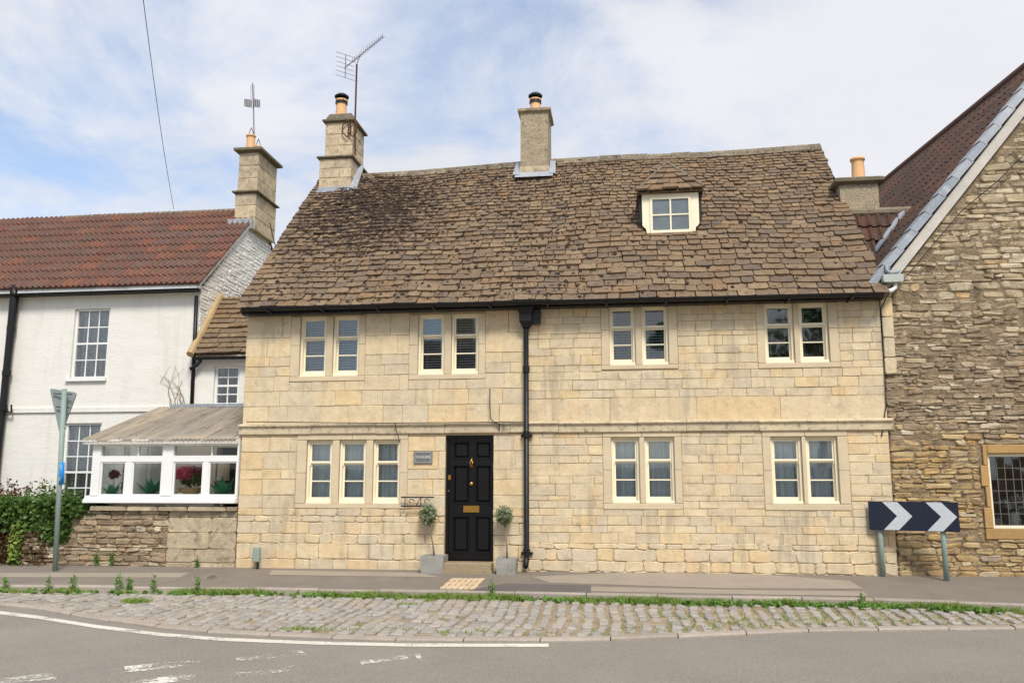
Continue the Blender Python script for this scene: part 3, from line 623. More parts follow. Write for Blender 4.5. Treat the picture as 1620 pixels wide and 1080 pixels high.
m.box(fx(567), fx(598), 0.10, 0.13, DZ0 + 0.06, DZ1 - 0.06)
for za, zb in ((128, 148), (266, 302), (552, 628), (862, 905)):
    for a, b in ((456.2, 566.8), (598.2, 705.8)): m.box(fx(a), fx(b), 0.10, 0.13, max(fz(zb), DZ0 + 0.022), min(fz(za), DZ1 - 0.046))
m.build('stile_and_rail', 'black_paint', door)
for a, b, za, zb in pan:
    m = MB(); X0, X1, Z0, Z1 = fx(a - 3), fx(b + 3), fz(zb + 3), fz(za - 3)
    for t, y in ((0.0, 0.088), (0.014, 0.112)): pass
    frame_boxes(m, X0, X1, Z0, Z1, 0.014, 0.092, 0.129)
    v, f = slab([(X0 + 0.02, Z0 + 0.02), (X1 - 0.02, Z0 + 0.02), (X1 - 0.02, Z1 - 0.02), (X0 + 0.02, Z1 - 0.02)], lambda u, v_, ww: (u, 0.129 - ww, v_), 0.018, 0.03, 0.0)
    m.add(v, f); m.build('panel', 'black_paint', door)
MB().box(DX0 + 0.05, DX1 - 0.05, 0.055, 0.099, DZ0 + 0.022, fz(880)).build('weather_bar', 'black_paint', door)
m = MB().box(fx(527), fx(627), 0.088, 0.0995, fz(607), fz(565)); m.box(fx(537), fx(617), 0.082, 0.088, fz(597), fz(576)); m.build('letter_plate', 'brass', door)
kz = fz(425); kx = fx(578)
m = MB(); pr = [(0.0, -0.05), (0.022, -0.048), (0.032, -0.036), (0.03, -0.024), (0.014, -0.014), (0.02, 0.0)]
vv = MB().lathe(pr, (0, 0, 0), 14); m.add([(kx + p[0], 0.098 + p[2], kz + p[1]) for p in vv.v], vv.f); m.build('knob', 'brass', door, smooth=True)
m = MB(); zk = fz(292); m.tube([(kx, 0.085, zk + 0.07), (kx, 0.06, zk + 0.045), (kx - 0.018, 0.055, zk + 0.01), (kx - 0.012, 0.06, zk - 0.03), (kx, 0.07, zk - 0.06)], [0.012, 0.016, 0.012, 0.010, 0.014], 8)
m.tube([(kx, 0.099, zk - 0.06), (kx, 0.06, zk - 0.06)], 0.015, 8); m.tube([(kx, 0.099, zk + 0.06), (kx, 0.07, zk + 0.06)], 0.018, 8); m.tube([(kx + 0.018, 0.06, zk + 0.03), (kx + 0.012, 0.06, zk - 0.05)], 0.008, 6)
m.build('knocker', 'brass', door, smooth=True)
m = MB(); m.box(fx(430), fx(447), 0.06, 0.0695, fz(398), fz(368)); m.build('lock_plate', 'brass', door)
MB().tube([(fx(434), 0.069, fz(470)), (fx(434), 0.055, fz(470))], 0.014, 10).build('bell_push', 'aerial', door)
stp = MB(); v, f = slab(rect_ring(DX0 - 0.01, DX1 + 0.01, -0.30, 0.2, 0.004, 0.02), lambda a, b, w: (a, b, 0.225 + w), 0.0, 0.012, 0.2); stp.add(v, f)
stp.box(DX0 - 0.03, DX1 + 0.03, -0.34, -0.29, 0.06, 0.125); stp.build('doorstep', 'step', house)

# ---- roof: deck and stone slates
def zridge(x): return ZRL + (ZRR - ZRL) * (x - HX0) / (HX1 - HX0) - 0.03 * math.sin((x - HX0) * 0.9)
RL = math.hypot(YR - YE, 3.75)
def roofp(u, s, w):
    """u = X, s = 0 at the eave .. 1 at the ridge, w off the slope"""
    ze = 4.235 - 0.05 * (u - HX0) / (HX1 - HX0); zr = zridge(u); a = math.atan2(zr - ze, YR - YE)
    sag = 0.022 * math.sin(u * 1.1 + 0.6) * math.sin(s * 3.14) + 0.012 * math.sin(u * 3.1 + s * 5)
    return (u, YE + (YR - YE) * s - (w + sag) * math.sin(a), ze + (zr - ze) * s + (w + sag) * math.cos(a))
roof = MB()
NU = 24
for i in range(NU):
    a, b = HX0 - 0.04 + (HX1 - HX0 + 0.08) * i / NU, HX0 - 0.04 + (HX1 - HX0 + 0.08) * (i + 1) / NU
    for j in range(10):
        roof.add([roofp(a, j / 10, -0.02), roofp(b, j / 10, -0.02), roofp(b, (j + 1) / 10, -0.02), roofp(a, (j + 1) / 10, -0.02)], [(0, 1, 2, 3)])
    ra, rb = roofp(a, 1, -0.02), roofp(b, 1, -0.02)
    roof.add([ra, rb, (b, 2 * YR + 0.2, ZE - 0.1), (a, 2 * YR + 0.2, ZE - 0.1)], [(0, 1, 2, 3)])
roof = roof.build('roof', 'slate', house)
DORM = (onY(1008, 330, 0.9)[0], onY(1112, 330, 0.9)[0])
exps = []; t = 0.0
while t < RL - 0.06:
    e = 0.190 - 0.080 * (t / RL); exps.append((t, e)); t += e
sl = []
for r, (t, e) in enumerate(exps):
    e = min(e, RL - t); sc_ = 1 - 0.52 * t / RL
    x = HX0 - 0.10 + U(-0.03, 0.0)
    while x < HX1 + 0.07:
        w = U(0.17, 0.40) * sc_
        if random.random() < 0.12: w *= 1.35
        if HX1 + 0.07 - x - w < 0.12: w = HX1 + 0.08 - x + U(-0.03, 0.03)
        a, b = x + 0.005, x + w - 0.008; x += w
        th = U(0.024, 0.038) * (0.75 + 0.25 * sc_); top = min(t + e * 1.55, RL); lift = th * U(0.95, 1.25)
        lo = t + U(-0.008, 0.008); dl = U(-0.007, 0.007); c = min(0.035, w * 0.16)
        edge = [(a, lo + c * U(0.3, 1.0)), (a + c, lo + U(-0.004, 0.008)), (a + w * 0.4, lo + U(-0.012, 0.006)), (b - c, lo + dl * 0.5 + U(-0.008, 0.006)), (b, lo + dl + c * U(0.2, 1.0))]
        ring = edge + [(b - U(0, 0.006), top), (a + U(0, 0.006), top)]
        n = len(ring); base = 0.004 + U(0, 0.003)
        hi = lambda s_: base + th + lift * max(0.0, (top - s_) / (top - t)) ** 1.0
        V = [roofp(p[0], p[1] / RL, hi(p[1]) + U(-0.002, 0.002)) for p in ring] + [roofp(p[0], p[1] / RL, hi(p[1]) - th - 0.004) for p in ring]
        Fc = [tuple(range(n))] + [(n + i, n + (i + 1) % n, (i + 1) % n, i) for i in range(n)]
        # leave the dormer's window free
        c3 = np.mean(np.array(V), axis=0)
        sl.append((e * w * (1 if t < 2.4 else 0.3), V, Fc, c3))
# dormer position on the slope
dq = [onP(x, y, roofp(0, 0, 0), np.cross(np.array([1, 0, 0]), np.array([0, YR - YE, 3.75]))) for x, y in ((1022, 376), (1102, 374))]
DY0 = dq[0][1] - 0.02
d0, d1 = onY(1016, 340, DY0)[0], onY(1106, 340, DY0)[0]
dzb, dzt = onY(1060, 375, DY0)[2], onY(1060, 306, DY0)[2]
sl = [s for s in sl if not (d0 + 0.06 < s[3][0] < d1 - 0.06 and DY0 + 0.02 < s[3][1] < DY0 + 0.62)]
# chimneys stand through the roof: leave slates out beneath them
emit([s[:3] for s in sl], 'slate', 'slate', roof)
# ridge stones
x = HX0 - 0.02
while x < HX1 + 0.02:
    l = min(U(0.38, 0.52), HX1 + 0.08 - x); a, b = x + 0.004, x + l - 0.004; dz = U(-0.008, 0.01)
    prof = [(-0.17, -0.12), (-0.10, -0.02), (-0.03, 0.045), (0.03, 0.045), (0.10, -0.02), (0.17, -0.12)]
    V = [(X, YR + p, zridge(X) + q + 0.03 + dz) for X in (a, b) for p, q in prof]; n = 6
    MB().add(V, [tuple(range(n))[::-1], tuple(range(n, 2 * n))] + [(i, (i + 1) % n, n + (i + 1) % n, n + i) for i in range(n)]).build('ridge_stone', 'ridge', roof, origin=V[0]); x += l
# moss clumps
m = MB()
def blob(m, c, r, flat_=0.5):
    ring = []
    for (zz, rr) in ((-0.2, 1.0), (0.45, 0.8), (0.8, 0.35)):
        for k in range(6): q = k * 1.047 + U(-0.2, 0.2); ring.append((c[0] + r * rr * math.cos(q) * U(0.8, 1.2), c[1] + r * rr * math.sin(q) * U(0.8, 1.2) , c[2] + r * zz * flat_ + r * rr * math.sin(q) * 0.8))
    m.add(ring, [(a * 6 + k, a * 6 + (k + 1) % 6, a * 6 + 6 + (k + 1) % 6, a * 6 + 6 + k) for a in (0, 1) for k in range(6)] + [tuple(range(12, 18))])
for i in range(2400):
    if random.random() < 0.45: u = random.gauss(-4.75, 0.62); s = random.gauss(0.66, 0.17)
    else: u = U(HX0, -0.5) if random.random() < 0.8 else U(HX0, HX1); s = U(0.02, 0.98)
    if not (HX0 + 0.02 < u < HX1 and 0.02 < s < 0.98): continue
    p = roofp(u, s, 0.062); blob(m, p, U(0.010, 0.038), 0.5)
m.build('moss', 'moss', roof, kind='stuff')

# ---- dormer
dorm = MB(); dz_w = dzt - dzb
dorm.box(d0 + 0.03, d1 - 0.03, DY0 + 0.06, DY0 + 1.0, dzb + 0.1, dzt - 0.06); dorm = dorm.build('dormer', 'dark_room', house)
m = MB()                                                    # shouldered cream board round the casement
wx0, wx1 = onY(1028, 340, DY0)[0] - 0.0, onY(1094, 340, DY0)[0]
wz0, wz1 = dzb + 0.075, dzt - 0.055
zs_ = dzb + dz_w * 0.26; xs_ = 0.085
m.prism([(d0, DY0, zs_ + 0.03), (wx0, DY0, zs_ + 0.03), (wx0, DY0, dzt), (d0, DY0, dzt)], (0, 0.05, 0)); m.prism([(wx1, DY0, zs_ + 0.03), (d1, DY0, zs_ + 0.03), (d1, DY0, dzt), (wx1, DY0, dzt)], (0, 0.05, 0))
m.prism([(d0 + xs_, DY0, dzb), (wx0, DY0, dzb), (wx0, DY0, zs_ + 0.03), (d0, DY0, zs_ + 0.03), (d0 + 0.015, DY0, zs_), (d0 + 0.06, DY0, zs_ - 0.04)], (0, 0.05, 0))
m.prism([(wx1, DY0, dzb), (d1 - xs_, DY0, dzb), (d1 - 0.06, DY0, zs_ - 0.04), (d1 - 0.015, DY0, zs_), (d1, DY0, zs_ + 0.03), (wx1, DY0, zs_ + 0.03)], (0, 0.05, 0))
m.box(wx0, wx1, DY0, DY0 + 0.05, dzb, wz0); m.box(wx0, wx1, DY0, DY0 + 0.05, wz1, dzt); m.build('face_board', 'cream', dorm)
m = MB(); frame_boxes(m, wx0 + 0.003, wx1 - 0.003, wz0 + 0.003, wz1 - 0.003, 0.045, DY0 - 0.015, DY0 + 0.03, 0.05, 0.045)
xm_, zm_ = (wx0 + wx1) / 2, (wz0 + wz1) / 2
m.box(xm_ - 0.014, xm_ + 0.014, DY0 - 0.01, DY0 + 0.025, wz0 + 0.05, wz1 - 0.045); m.box(wx0 + 0.046, xm_ - 0.0145, DY0 - 0.008, DY0 + 0.023, zm_ - 0.012, zm_ + 0.012); m.box(xm_ + 0.0145, wx1 - 0.046, DY0 - 0.008, DY0 + 0.023, zm_ - 0.012, zm_ + 0.012)
m.build('casement', 'cream', dorm)
for a, b in ((wx0 + 0.046, xm_ - 0.0145), (xm_ + 0.0145, wx1 - 0.046)):
    for p, q in ((wz0 + 0.053, zm_ - 0.012), (zm_ + 0.012, wz1 - 0.048)): pane(a, b, p, q, DY0 + 0.01, dorm)
MB().box(wx0 + 0.05, wx1 - 0.05, DY0 + 0.055, DY0 + 0.058, wz0 + 0.05, wz1 - 0.06).build('blind', 'ceramic', dorm)
# hipped little stone roof of the dormer
DR = MB(); ov = 0.09
apex = np.array([(d0 + d1) / 2 + 0.02, DY0 + 0.95, onY(1058, 262, DY0 + 0.95)[2]])
cl, cr = np.array([d0 - ov, DY0 - 0.10, dzt - 0.005]), np.array([d1 + ov, DY0 - 0.10, dzt + 0.02])
bl, br = np.array([d0 - ov, DY0 + 1.25, dzt + 0.02]), np.array([d1 + ov, DY0 + 1.25, dzt + 0.05])
DR.add([cl, cr, apex, bl, br], [(0, 1, 2), (0, 2, 3), (1, 4, 2), (0, 3, 4, 1)]); DR.build('dormer_roof', 'slate', dorm)
nrm = np.cross(cr - cl, apex - cl); nrm /= np.linalg.norm(nrm)
rows = 5
for r in range(rows):
    t0, t1 = r / rows, min(1.0, (r + 1.35) / rows)
    L0, R0 = cl + (apex - cl) * t0, cr + (apex - cr) * t0; nS = max(1, int(round(np.linalg.norm(R0 - L0) / 0.24)))
    cuts = sorted([0] + [min(0.97, max(0.03, (i + U(-0.2, 0.2)) / nS)) for i in range(1, nS)] + [1])
    for a, b in zip(cuts[:-1], cuts[1:]):
        L1, R1 = cl + (apex - cl) * t1, cr + (apex - cr) * t1
        P = [L0 + (R0 - L0) * a, L0 + (R0 - L0) * (b - 0.015), L1 + (R1 - L1) * b, L1 + (R1 - L1) * a]
        th = U(0.025, 0.04); hh = [th * 2.2, th * 2.2, th, th]
        V = [p + nrm * h_ for p, h_ in zip(P, hh)] + [p + nrm * (h_ - th * 1.1) for p, h_ in zip(P, hh)]
        MB().add(V, [(0, 1, 2, 3), (4, 5, 1, 0), (5, 6, 2, 1), (7, 4, 0, 3), (6, 7, 3, 2)]).build('dormer_slate', 'slate', dorm, origin=P[0])
for p in (cl, cr): MB().tube([p + np.array([0, 0, 0.05]), apex + np.array([0, 0, 0.06])], 0.035, 6).build('hip_fillet', 'ridge', dorm)
for X, s in ((d0 + 0.0, -1), (d1, 1)):
    MB().prism([(X, DY0 + 0.04, dzb + 0.28), (X, DY0 + 0.04, dzt), (X, DY0 + 1.0, dzt)], (s * 0.05, 0, 0)).build('cheek', 'iron', dorm)
MB().box(d0 + 0.08, d1 - 0.08, DY0 - 0.035, DY0 + 0.02, dzb - 0.035, dzb - 0.002).build('apron_flashing', 'lead', dorm)

# ---- chimneys
def pot_with_cowl(c, r, h, parent, cowl=True):
    p = MB().lathe([(r * 1.12, 0), (r * 1.0, 0.05), (r * 0.9, h * 0.8), (r * 0.92, h * 0.9), (r * 1.08, h * 0.92), (r * 1.08, h), (r * 0.8, h), (r * 0.75, h * 0.6)], c, 18).build('chimney_pot', 'pot', parent, smooth=True)
    if cowl:
        m = MB(); cz = c[2] + h
        m.lathe([(r * 1.02, -0.09), (r * 1.10, -0.09), (r * 1.10, -0.05), (r * 1.02, -0.05)], (c[0], c[1], cz), 16)
        for k in range(5):
            q = k * 1.257 + 0.3; m.tube([(c[0] + r * 1.05 * math.cos(q), c[1] + r * 1.05 * math.sin(q), cz - 0.08), (c[0] + r * 1.02 * math.cos(q), c[1] + r * 1.02 * math.sin(q), cz + 0.08)], 0.007, 5)
        m.lathe([(r * 0.95, 0.06), (r * 1.28, 0.06), (r * 1.28, 0.085), (r * 0.8, 0.13), (0.001, 0.145)], (c[0], c[1], cz), 18)
        m.build('cowl', 'iron', p)
    return p
def stone_stack(parent, x0, x1, y0, y1, z0, z1, rows, mat, core='mortar', wmin=0.22, wmax=0.42):
    MB().box(x0 + 0.012, x1 - 0.012, y0 + 0.012, y1 - 0.012, z0, z1 - 0.004).build('stack', core, parent)
    zs = np.linspace(z0, z1, rows + 1)
    for a, b, p, q in courses(x0, x1, list(zs), [], wmin, wmax):
        v, f = slab(rect_ring(a, b, p, q, 0.004, 0.014), lambda u, v_, w: (u, y0 + 0.012 - w, v_), 0.012, 0.007, 0.0, 0.002); MB().add(v, f).build('stone_block', mat, parent, origin=v[0])
    for a, b, p, q in courses(y0, y1, list(zs), [], wmin, wmax):
        v, f = slab(rect_ring(a, b, p, q, 0.004, 0.014), lambda u, v_, w: (x1 - 0.012 + w, u, v_), 0.012, 0.007, 0.0, 0.002); MB().add(v, f).build('stone_block', mat, parent, origin=v[0])
def ledge(parent, x0, x1, y0, y1, z0, z1, o, mat='lichen_cap', name='ledge'):
    m = MB(); h = z1 - z0
    rings = [(0.0, z0), (o, z0 + h * 0.35), (o, z0 + h * 0.8), (o * 0.5, z1)]
    V = []
    for q, z in rings: V += [(x0 - q, y0 - q, z), (x1 + q, y0 - q, z), (x1 + q, y1 + q, z), (x0 - q, y1 + q, z)]
    m.add(V, [(3, 2, 1, 0), (12, 13, 14, 15)] + [(k * 4 + i, k * 4 + (i + 1) % 4, k * 4 + 4 + (i + 1) % 4, k * 4 + 4 + i) for k in range(3) for i in range(4)])
    return m.build(name, mat, parent)
YC = 3.02
c1 = MB().box(-6.2, -5.75, YC + 0.1, YC + 0.9, 6.9, 7.2).build('chimney', 'mortar', house)
bx0, bx1 = onY(504.5, 275, YC)[0], onY(555, 275, YC)[0]; z_b, z_m = onY(530, 303, YC)[2] - 0.12, onY(530, 251, YC)[2]
stone_stack(c1, bx0, bx1, YC, YC + 0.95, z_b, z_m, 4, 'chimney')
ux0, ux1 = onY(514.5, 220, YC + 0.06)[0], onY(557.5, 220, YC + 0.06)[0]; z_u = onY(536, 192, YC)[2]
ledge(c1, bx0, bx1, YC, YC + 0.95, z_m, z_m + 0.06, 0.05)
stone_stack(c1, ux0, ux1, YC + 0.06, YC + 0.86, z_m + 0.06, z_u, 3, 'chimney')
ledge(c1, ux0, ux1, YC + 0.06, YC + 0.86, z_u, z_u + 0.075, 0.06)
m = MB(); zt_ = onY(540, 176, YC)[2]; V = []
for q, z in ((0.0, z_u + 0.076), (-0.01, z_u + 0.12), (-0.06, zt_)): V += [(ux0 - q, YC + 0.06 - q, z), (ux1 + q, YC + 0.06 - q, z), (ux1 + q, YC + 0.86 + q, z), (ux0 - q, YC + 0.86 + q, z)]
m.add(V, [(8, 9, 10, 11)] + [(k * 4 + i, k * 4 + (i + 1) % 4, k * 4 + 4 + (i + 1) % 4, k * 4 + 4 + i) for k in range(2) for i in range(4)]); m.build('flaunching', 'lichen_cap', c1)
px_ = onY(540.5, 160, YC + 0.35)[0]; pot_with_cowl((px_, YC + 0.35, zt_ - 0.02), 0.12, 0.43, c1)
m = MB(); m.add([(bx1 + 0.004, YC - 0.10, z_b + 0.14), (bx1 + 0.17, YC - 0.10, z_b + 0.14), (bx1 + 0.12, YC + 0.52, z_b + 0.86), (bx1 + 0.004, YC + 0.5, z_b + 0.86)], [(0, 1, 2, 3)])
m.add([(bx0, YC - 0.15, z_b + 0.06), (bx1 + 0.15, YC - 0.15, z_b + 0.06), (bx1 + 0.1, YC - 0.014, z_b + 0.22), (bx0, YC - 0.014, z_b + 0.22)], [(0, 1, 2, 3)]); m.build('flashing', 'lead', c1)
m = MB()                                                    # rusty bracket straps for the aerial
for dx in (0.0, 0.13):
    m.tube([(ux1 + 0.0 + dx - 0.1, YC + 0.0, z_u + 0.02), (ux1 + dx - 0.2, YC + 0.0, z_u - 0.1), (ux1 + dx - 0.2, YC + 0.0, z_u - 0.25), (ux1 + dx - 0.1, YC + 0.0, z_u - 0.36), (ux1 + dx - 0.03, YC + 0.02, z_u - 0.25), (ux1 + dx - 0.03, YC + 0.02, z_u - 0.1), (ux1 + dx - 0.1, YC, z_u + 0.02)], 0.016, 6)
m.build('bracket', 'rust', c1)
YM = onP(846, 283, roofp(0, 0, 0), np.cross(np.array([1, 0, 0]), np.array([0, YR - YE, 3.75])))[1]
c2 = MB().box(-1.4, -1.25, YM + 0.1, YM + 0.6, 7.2, 7.3).build('chimney', 'render', house)
mx0, mx1 = onY(823.5, 240, YM)[0], onY(867.5, 240, YM)[0]; z0_, z1_ = onY(846, 283, YM)[2] - 0.15, onY(846, 179, YM)[2]
MB().box(mx0, mx1, YM, YM + 0.72, z0_, z1_).build('stack', 'render', c2)
MB().box(mx0 - 0.012, mx1 + 0.012, YM - 0.012, YM + 0.7, z0_, z0_ + 0.42).build('plinth', 'chimney', c2)
ledge(c2, mx0, mx1, YM, YM + 0.72, z1_, z1_ + 0.11, 0.055, 'render', 'cap')
pot_with_cowl((onY(847, 160, YM + 0.3)[0], YM + 0.3, z1_ + 0.10), 0.115, 0.33, c2)
m = MB(); zf = z0_ + 0.16
m.add([(mx0 - 0.10, YM - 0.17, zf - 0.02), (mx1 + 0.10, YM - 0.17, zf - 0.02), (mx1 + 0.10, YM - 0.014, zf + 0.13), (mx0 - 0.10, YM - 0.014, zf + 0.13)], [(0, 1, 2, 3)])
for s, X in ((-1, mx0), (1, mx1)):
    m.add([(X + s * 0.014, YM - 0.10, zf + 0.06), (X + s * 0.15, YM - 0.10, zf + 0.06), (X + s * 0.12, YM + 0.30, zf + 0.47), (X + s * 0.014, YM + 0.30, zf + 0.47)], [(0, 1, 2, 3)])
m.build('flashing', 'lead', c2)

# ---- gutter, hopper, downpipe
def gutter(p, q, r, parent, n=24, name='gutter', mat='iron'):
    m = MB(); p, q = np.array(p, float), np.array(q, float); K = 8; V = []; Fc = []
    for e in (p, q):
        for k in range(K + 1): a = math.pi * k / K; V.append(e + np.array([0, -r * math.cos(a), -r * math.sin(a)]))
        for k in range(K, -1, -1): a = math.pi * k / K; V.append(e + np.array([0, -(r - 0.006) * math.cos(a), -(r - 0.006) * math.sin(a)]))
    n_ = 2 * (K + 1)
    Fc = [(i, (i + 1) % n_, n_ + (i + 1) % n_, n_ + i) for i in range(n_)] + [tuple(range(n_))[::-1], tuple(range(n_, 2 * n_))]
    m.add(V, Fc); return m.build(name, mat, parent, smooth=False)
gl, gr = onY(384, 487, -0.31), onY(1397, 463, -0.31)
g = gutter(gl, gr, 0.062, house)
MB().box(HX0 - 0.02, HX1 + 0.02, -0.20, -0.03, ZE - 0.03, ZE + 0.06).build('fascia', 'iron', house)
for i in range(11):
    t = (i + 0.5) / 11; p = gl + (gr - gl) * t; MB().box(p[0] - 0.015, p[0] + 0.015, -0.379, -0.03, p[2] - 0.085, p[2] - 0.066).build('gutter_bracket', 'iron', g)
dpx = onY(832.5, 600, -0.09)[0]
hz = onY(832, 492, -0.12)[2]
m = MB(); V = []
for hw, y0, z in ((0.13, -0.24, 0.10), (0.13, -0.24, 0.02), (0.10, -0.2, -0.05), (0.10, -0.2, -0.17), (0.05, -0.14, -0.27)): V += [(dpx - hw, y0, hz + z), (dpx + hw, y0, hz + z), (dpx + hw, -0.02, hz + z), (dpx - hw, -0.02, hz + z)]
m.add(V, [(0, 1, 2, 3)] + [(k * 4 + 4 + i, k * 4 + 4 + (i + 1) % 4, k * 4 + (i + 1) % 4, k * 4 + i) for k in range(4) for i in range(4)])
m.box(dpx + 0.05, dpx + 0.23, -0.13, -0.03, hz - 0.2, hz + 0.02); dp_p = MB().tube([(dpx, -0.09, hz - 0.2), (dpx, -0.09, 0.32), (dpx - 0.005, -0.115, 0.24), (dpx - 0.01, -0.18, 0.17)], 0.041, 12).build('downpipe', 'iron', house, smooth=True)
m.build('hopper_head', 'iron', dp_p)
for z in (onY(833, 687, -0.09)[2], onY(833, 873, -0.09)[2], 3.2):
    m = MB().lathe([(0.041, -0.05), (0.056, -0.05), (0.056, 0.05), (0.041, 0.05)], (dpx, -0.09, z), 12)
    if z < 3: m.tube([(dpx - 0.09, -0.05, z - 0.02), (dpx + 0.09, -0.05, z - 0.02)], 0.022, 6)
    m.build('collar', 'iron', dp_p)
# ---- cables, plaque, bracket, marker box
def cable(name, pts, Y, r, label, mat='wire'):
    o = MB().tube([onY(x, y, Y) for x, y in pts], r, 6).build(name, mat); return tag(o, label, 'cable')
cable('cable', [(775, 614), (775, 640), (776, 662), (782, 668), (790, 670), (790, 682)], -0.10, 0.008, 'short dark cable hanging down the wall above the front door')
cable('cable', [(625, 668), (626, 678), (630, 690), (632, 698)], -0.10, 0.007, 'thin cable drooping over the three-light ground floor window')
cable('cable', [(390, 667), (600, 669), (833, 667)], -0.10, 0.007, 'long thin cable running along the left half of the stone band')
a = rc(655.5, 684.5, 713, 733)
plq = MB().box(a[0], a[1], -0.035, -0.018, a[2], a[3]).build('name_plaque', 'plaque'); tag(plq, 'grey slate house name plaque lettered THRUMS beside the front door', 'plaque')
m = MB(); frame_boxes(m, a[0] + 0.018, a[1] - 0.018, a[2] + 0.018, a[3] - 0.018, 0.004, -0.038, -0.0355); m.build('border', 'letter', plq)
tc = bpy.data.curves.new('lettering', 'FONT'); tc.body = 'THRUMS'; tc.size = 0.062; tc.align_x = 'CENTER'; tc.align_y = 'CENTER'; tc.extrude = 0.001
to = bpy.data.objects.new('tmp', tc); col.objects.link(to); bpy.context.view_layer.update()
me = bpy.data.meshes.new_from_object(to); bpy.data.objects.remove(to); me.materials.clear(); me.materials.append(MT['letter'])
o = link('lettering', me, plq, ((a[0] + a[1]) / 2, -0.037, (a[2] + a[3]) / 2)); o.rotation_euler = (math.pi / 2, 0, 0)
b0, b1, bz0, bz1 = rc(637, 689, 786, 800)
ir = thing('iron_bracket', 'small black wrought iron scroll rail fixed below the sill left of the door', 'iron rail', (b0, -0.06, bz0))
for z in (bz0, bz1): MB().tube([(b0, -0.10, z), (b1, -0.10, z)], 0.011, 8).build('rail', 'iron', ir)
for t in (0.12, 0.44, 0.6): MB().tube([(b0 + (b1 - b0) * t, -0.10, bz0), (b0 + (b1 - b0) * (t + (0.16 if t == 0.44 else 0)), -0.10, bz1)], 0.006, 6).build('bar', 'iron', ir)
for t in (0.3, 0.76):
    cx_, cz_ = b0 + (b1 - b0) * t, (bz0 + bz1) / 2
    MB().tube([(cx_ + (0.055 - 0.011 * q) * math.cos(q * 1.2), -0.10, cz_ + (0.055 - 0.011 * q) * math.sin(q * 1.2)) for q in np.linspace(0, 4.4, 18)], 0.006, 6).build('scroll', 'iron', ir)
for t in (0.1, 0.92): MB().tube([(b0 + (b1 - b0) * t, -0.0, bz0), (b0 + (b1 - b0) * t, -0.10, bz0)], 0.008, 6).build('stay', 'iron', ir)
p = onY(406, 888, -0.14)
mk = thing('service_post', 'small grey-green service box on a short stake by the house corner', 'service box', (p[0], -0.14, pave_z(p[0], -0.14)))
z_0, z_1 = onY(406, 888, -0.14)[2], onY(406, 864.5, -0.14)[2]
m = MB(); v, f = slab(rect_ring(p[0] - 0.055, p[0] + 0.055, z_0, z_1, 0.0, 0.012), lambda u, v_, w: (u, -0.16 - w, v_), 0.035, 0.008, 0.04); m.add(v, f); m.build('box', 'box_green', mk)
MB().box(p[0] + 0.005, p[0] + 0.035, -0.155, -0.13, pave_z(p[0], -0.14), z_0).build('stake', 'iron', mk)

# ---- TV aerial on the left chimney
mp_ = [onY(562, 245, YC + 0.03), onY(561.5, 200, YC + 0.03), onY(564.5, 102, YC + 0.03)]
ar = thing('tv_aerial', 'tall rusty pole with long ridged television aerial beside the capped chimney', 'aerial', mp_[0])
MB().tube(mp_, 0.02, 8).build('mast', 'rust', ar)
YA = YC - 0.02; e0, e1 = onY(545, 108, YA), onY(606, 58, YA + 0.5)
MB().tube([e0, e1], 0.011, 6).build('boom', 'aerial', ar)
bd = (e1 - e0) / np.linalg.norm(e1 - e0); side = np.cross(bd, [0, 0, 1.0]); side /= np.linalg.norm(side); upv = np.cross(side, bd)
for i in range(15):
    q = e0 + (e1 - e0) * (0.22 + 0.78 * i / 14)
    for s in (1, -1): MB().tube([q - side * 0.07 + upv * 0.0, q + side * 0.07 + upv * 0.05 * s], 0.004, 4).build('director', 'aerial', ar)
rp0, rp1 = onY(547, 87, YA), onY(546, 123, YA)
MB().tube([rp0, rp1], 0.009, 6).build('reflector_bar', 'aerial', ar)
for i in range(6):
    q = rp0 + (rp1 - rp0) * i / 5; d = (onY(563, 127, YA) - onY(532, 117, YA)) * 0.5
    if i in (2, 3): d = d * 0.9
    MB().tube([q - d, q + d], 0.005, 4).build('reflector_rod', 'aerial', ar)
MB().tube([mp_[2], mp_[2] + np.array([0.05, -0.02, 0.12]), e0 + (e1 - e0) * 0.42], 0.007, 5).build('cable', 'wire', ar)

# ================================================================== LEFT WHITE HOUSE
WY = 2.3; WXR = -8.30
wh = thing('white_house', 'white painted house with red tiled roof and small-paned sash windows', 'house', (-10.5, WY, 0.0))
WE = 5.17; WRY = 4.85; WRZ = 7.60; WX0 = -17.0
U1 = rc(114.5, 171, 488, 598, WY); U2 = rc(97, 156, 669, 800, WY)
U1 = (U1[0], U1[1], U1[2], U1[3])
fw = wall_grid(WX0, WXR, -0.1, WE, [U1, U2], WY, WY + 0.3).build('front_wall', 'white_wall', wh)
gy = 2 * WRY - WY
MB().prism([(WXR - 0.302, WY + 0.305, -0.1), (WXR - 0.302, gy, -0.1), (WXR - 0.302, gy, WE), (WXR - 0.302, WRY, WRZ - 0.02), (WXR - 0.302, WY + 0.305, WE + 0.24)], (0.29, 0, 0)).build('gable_wall', 'white_gap', wh)
gw = wh.children[-1] if False else [o for o in bpy.data.objects if o.name.startswith('gable_wall')][-1]
MB().box(WX0, WXR - 0.31, gy - 0.3, gy, -0.1, WE).build('rear_wall', 'dark_room', wh)
MB().box(WX0, WXR - 0.31, WY + 1.5, WY + 1.6, -0.1, WE).build('partition', 'dark_room', wh)
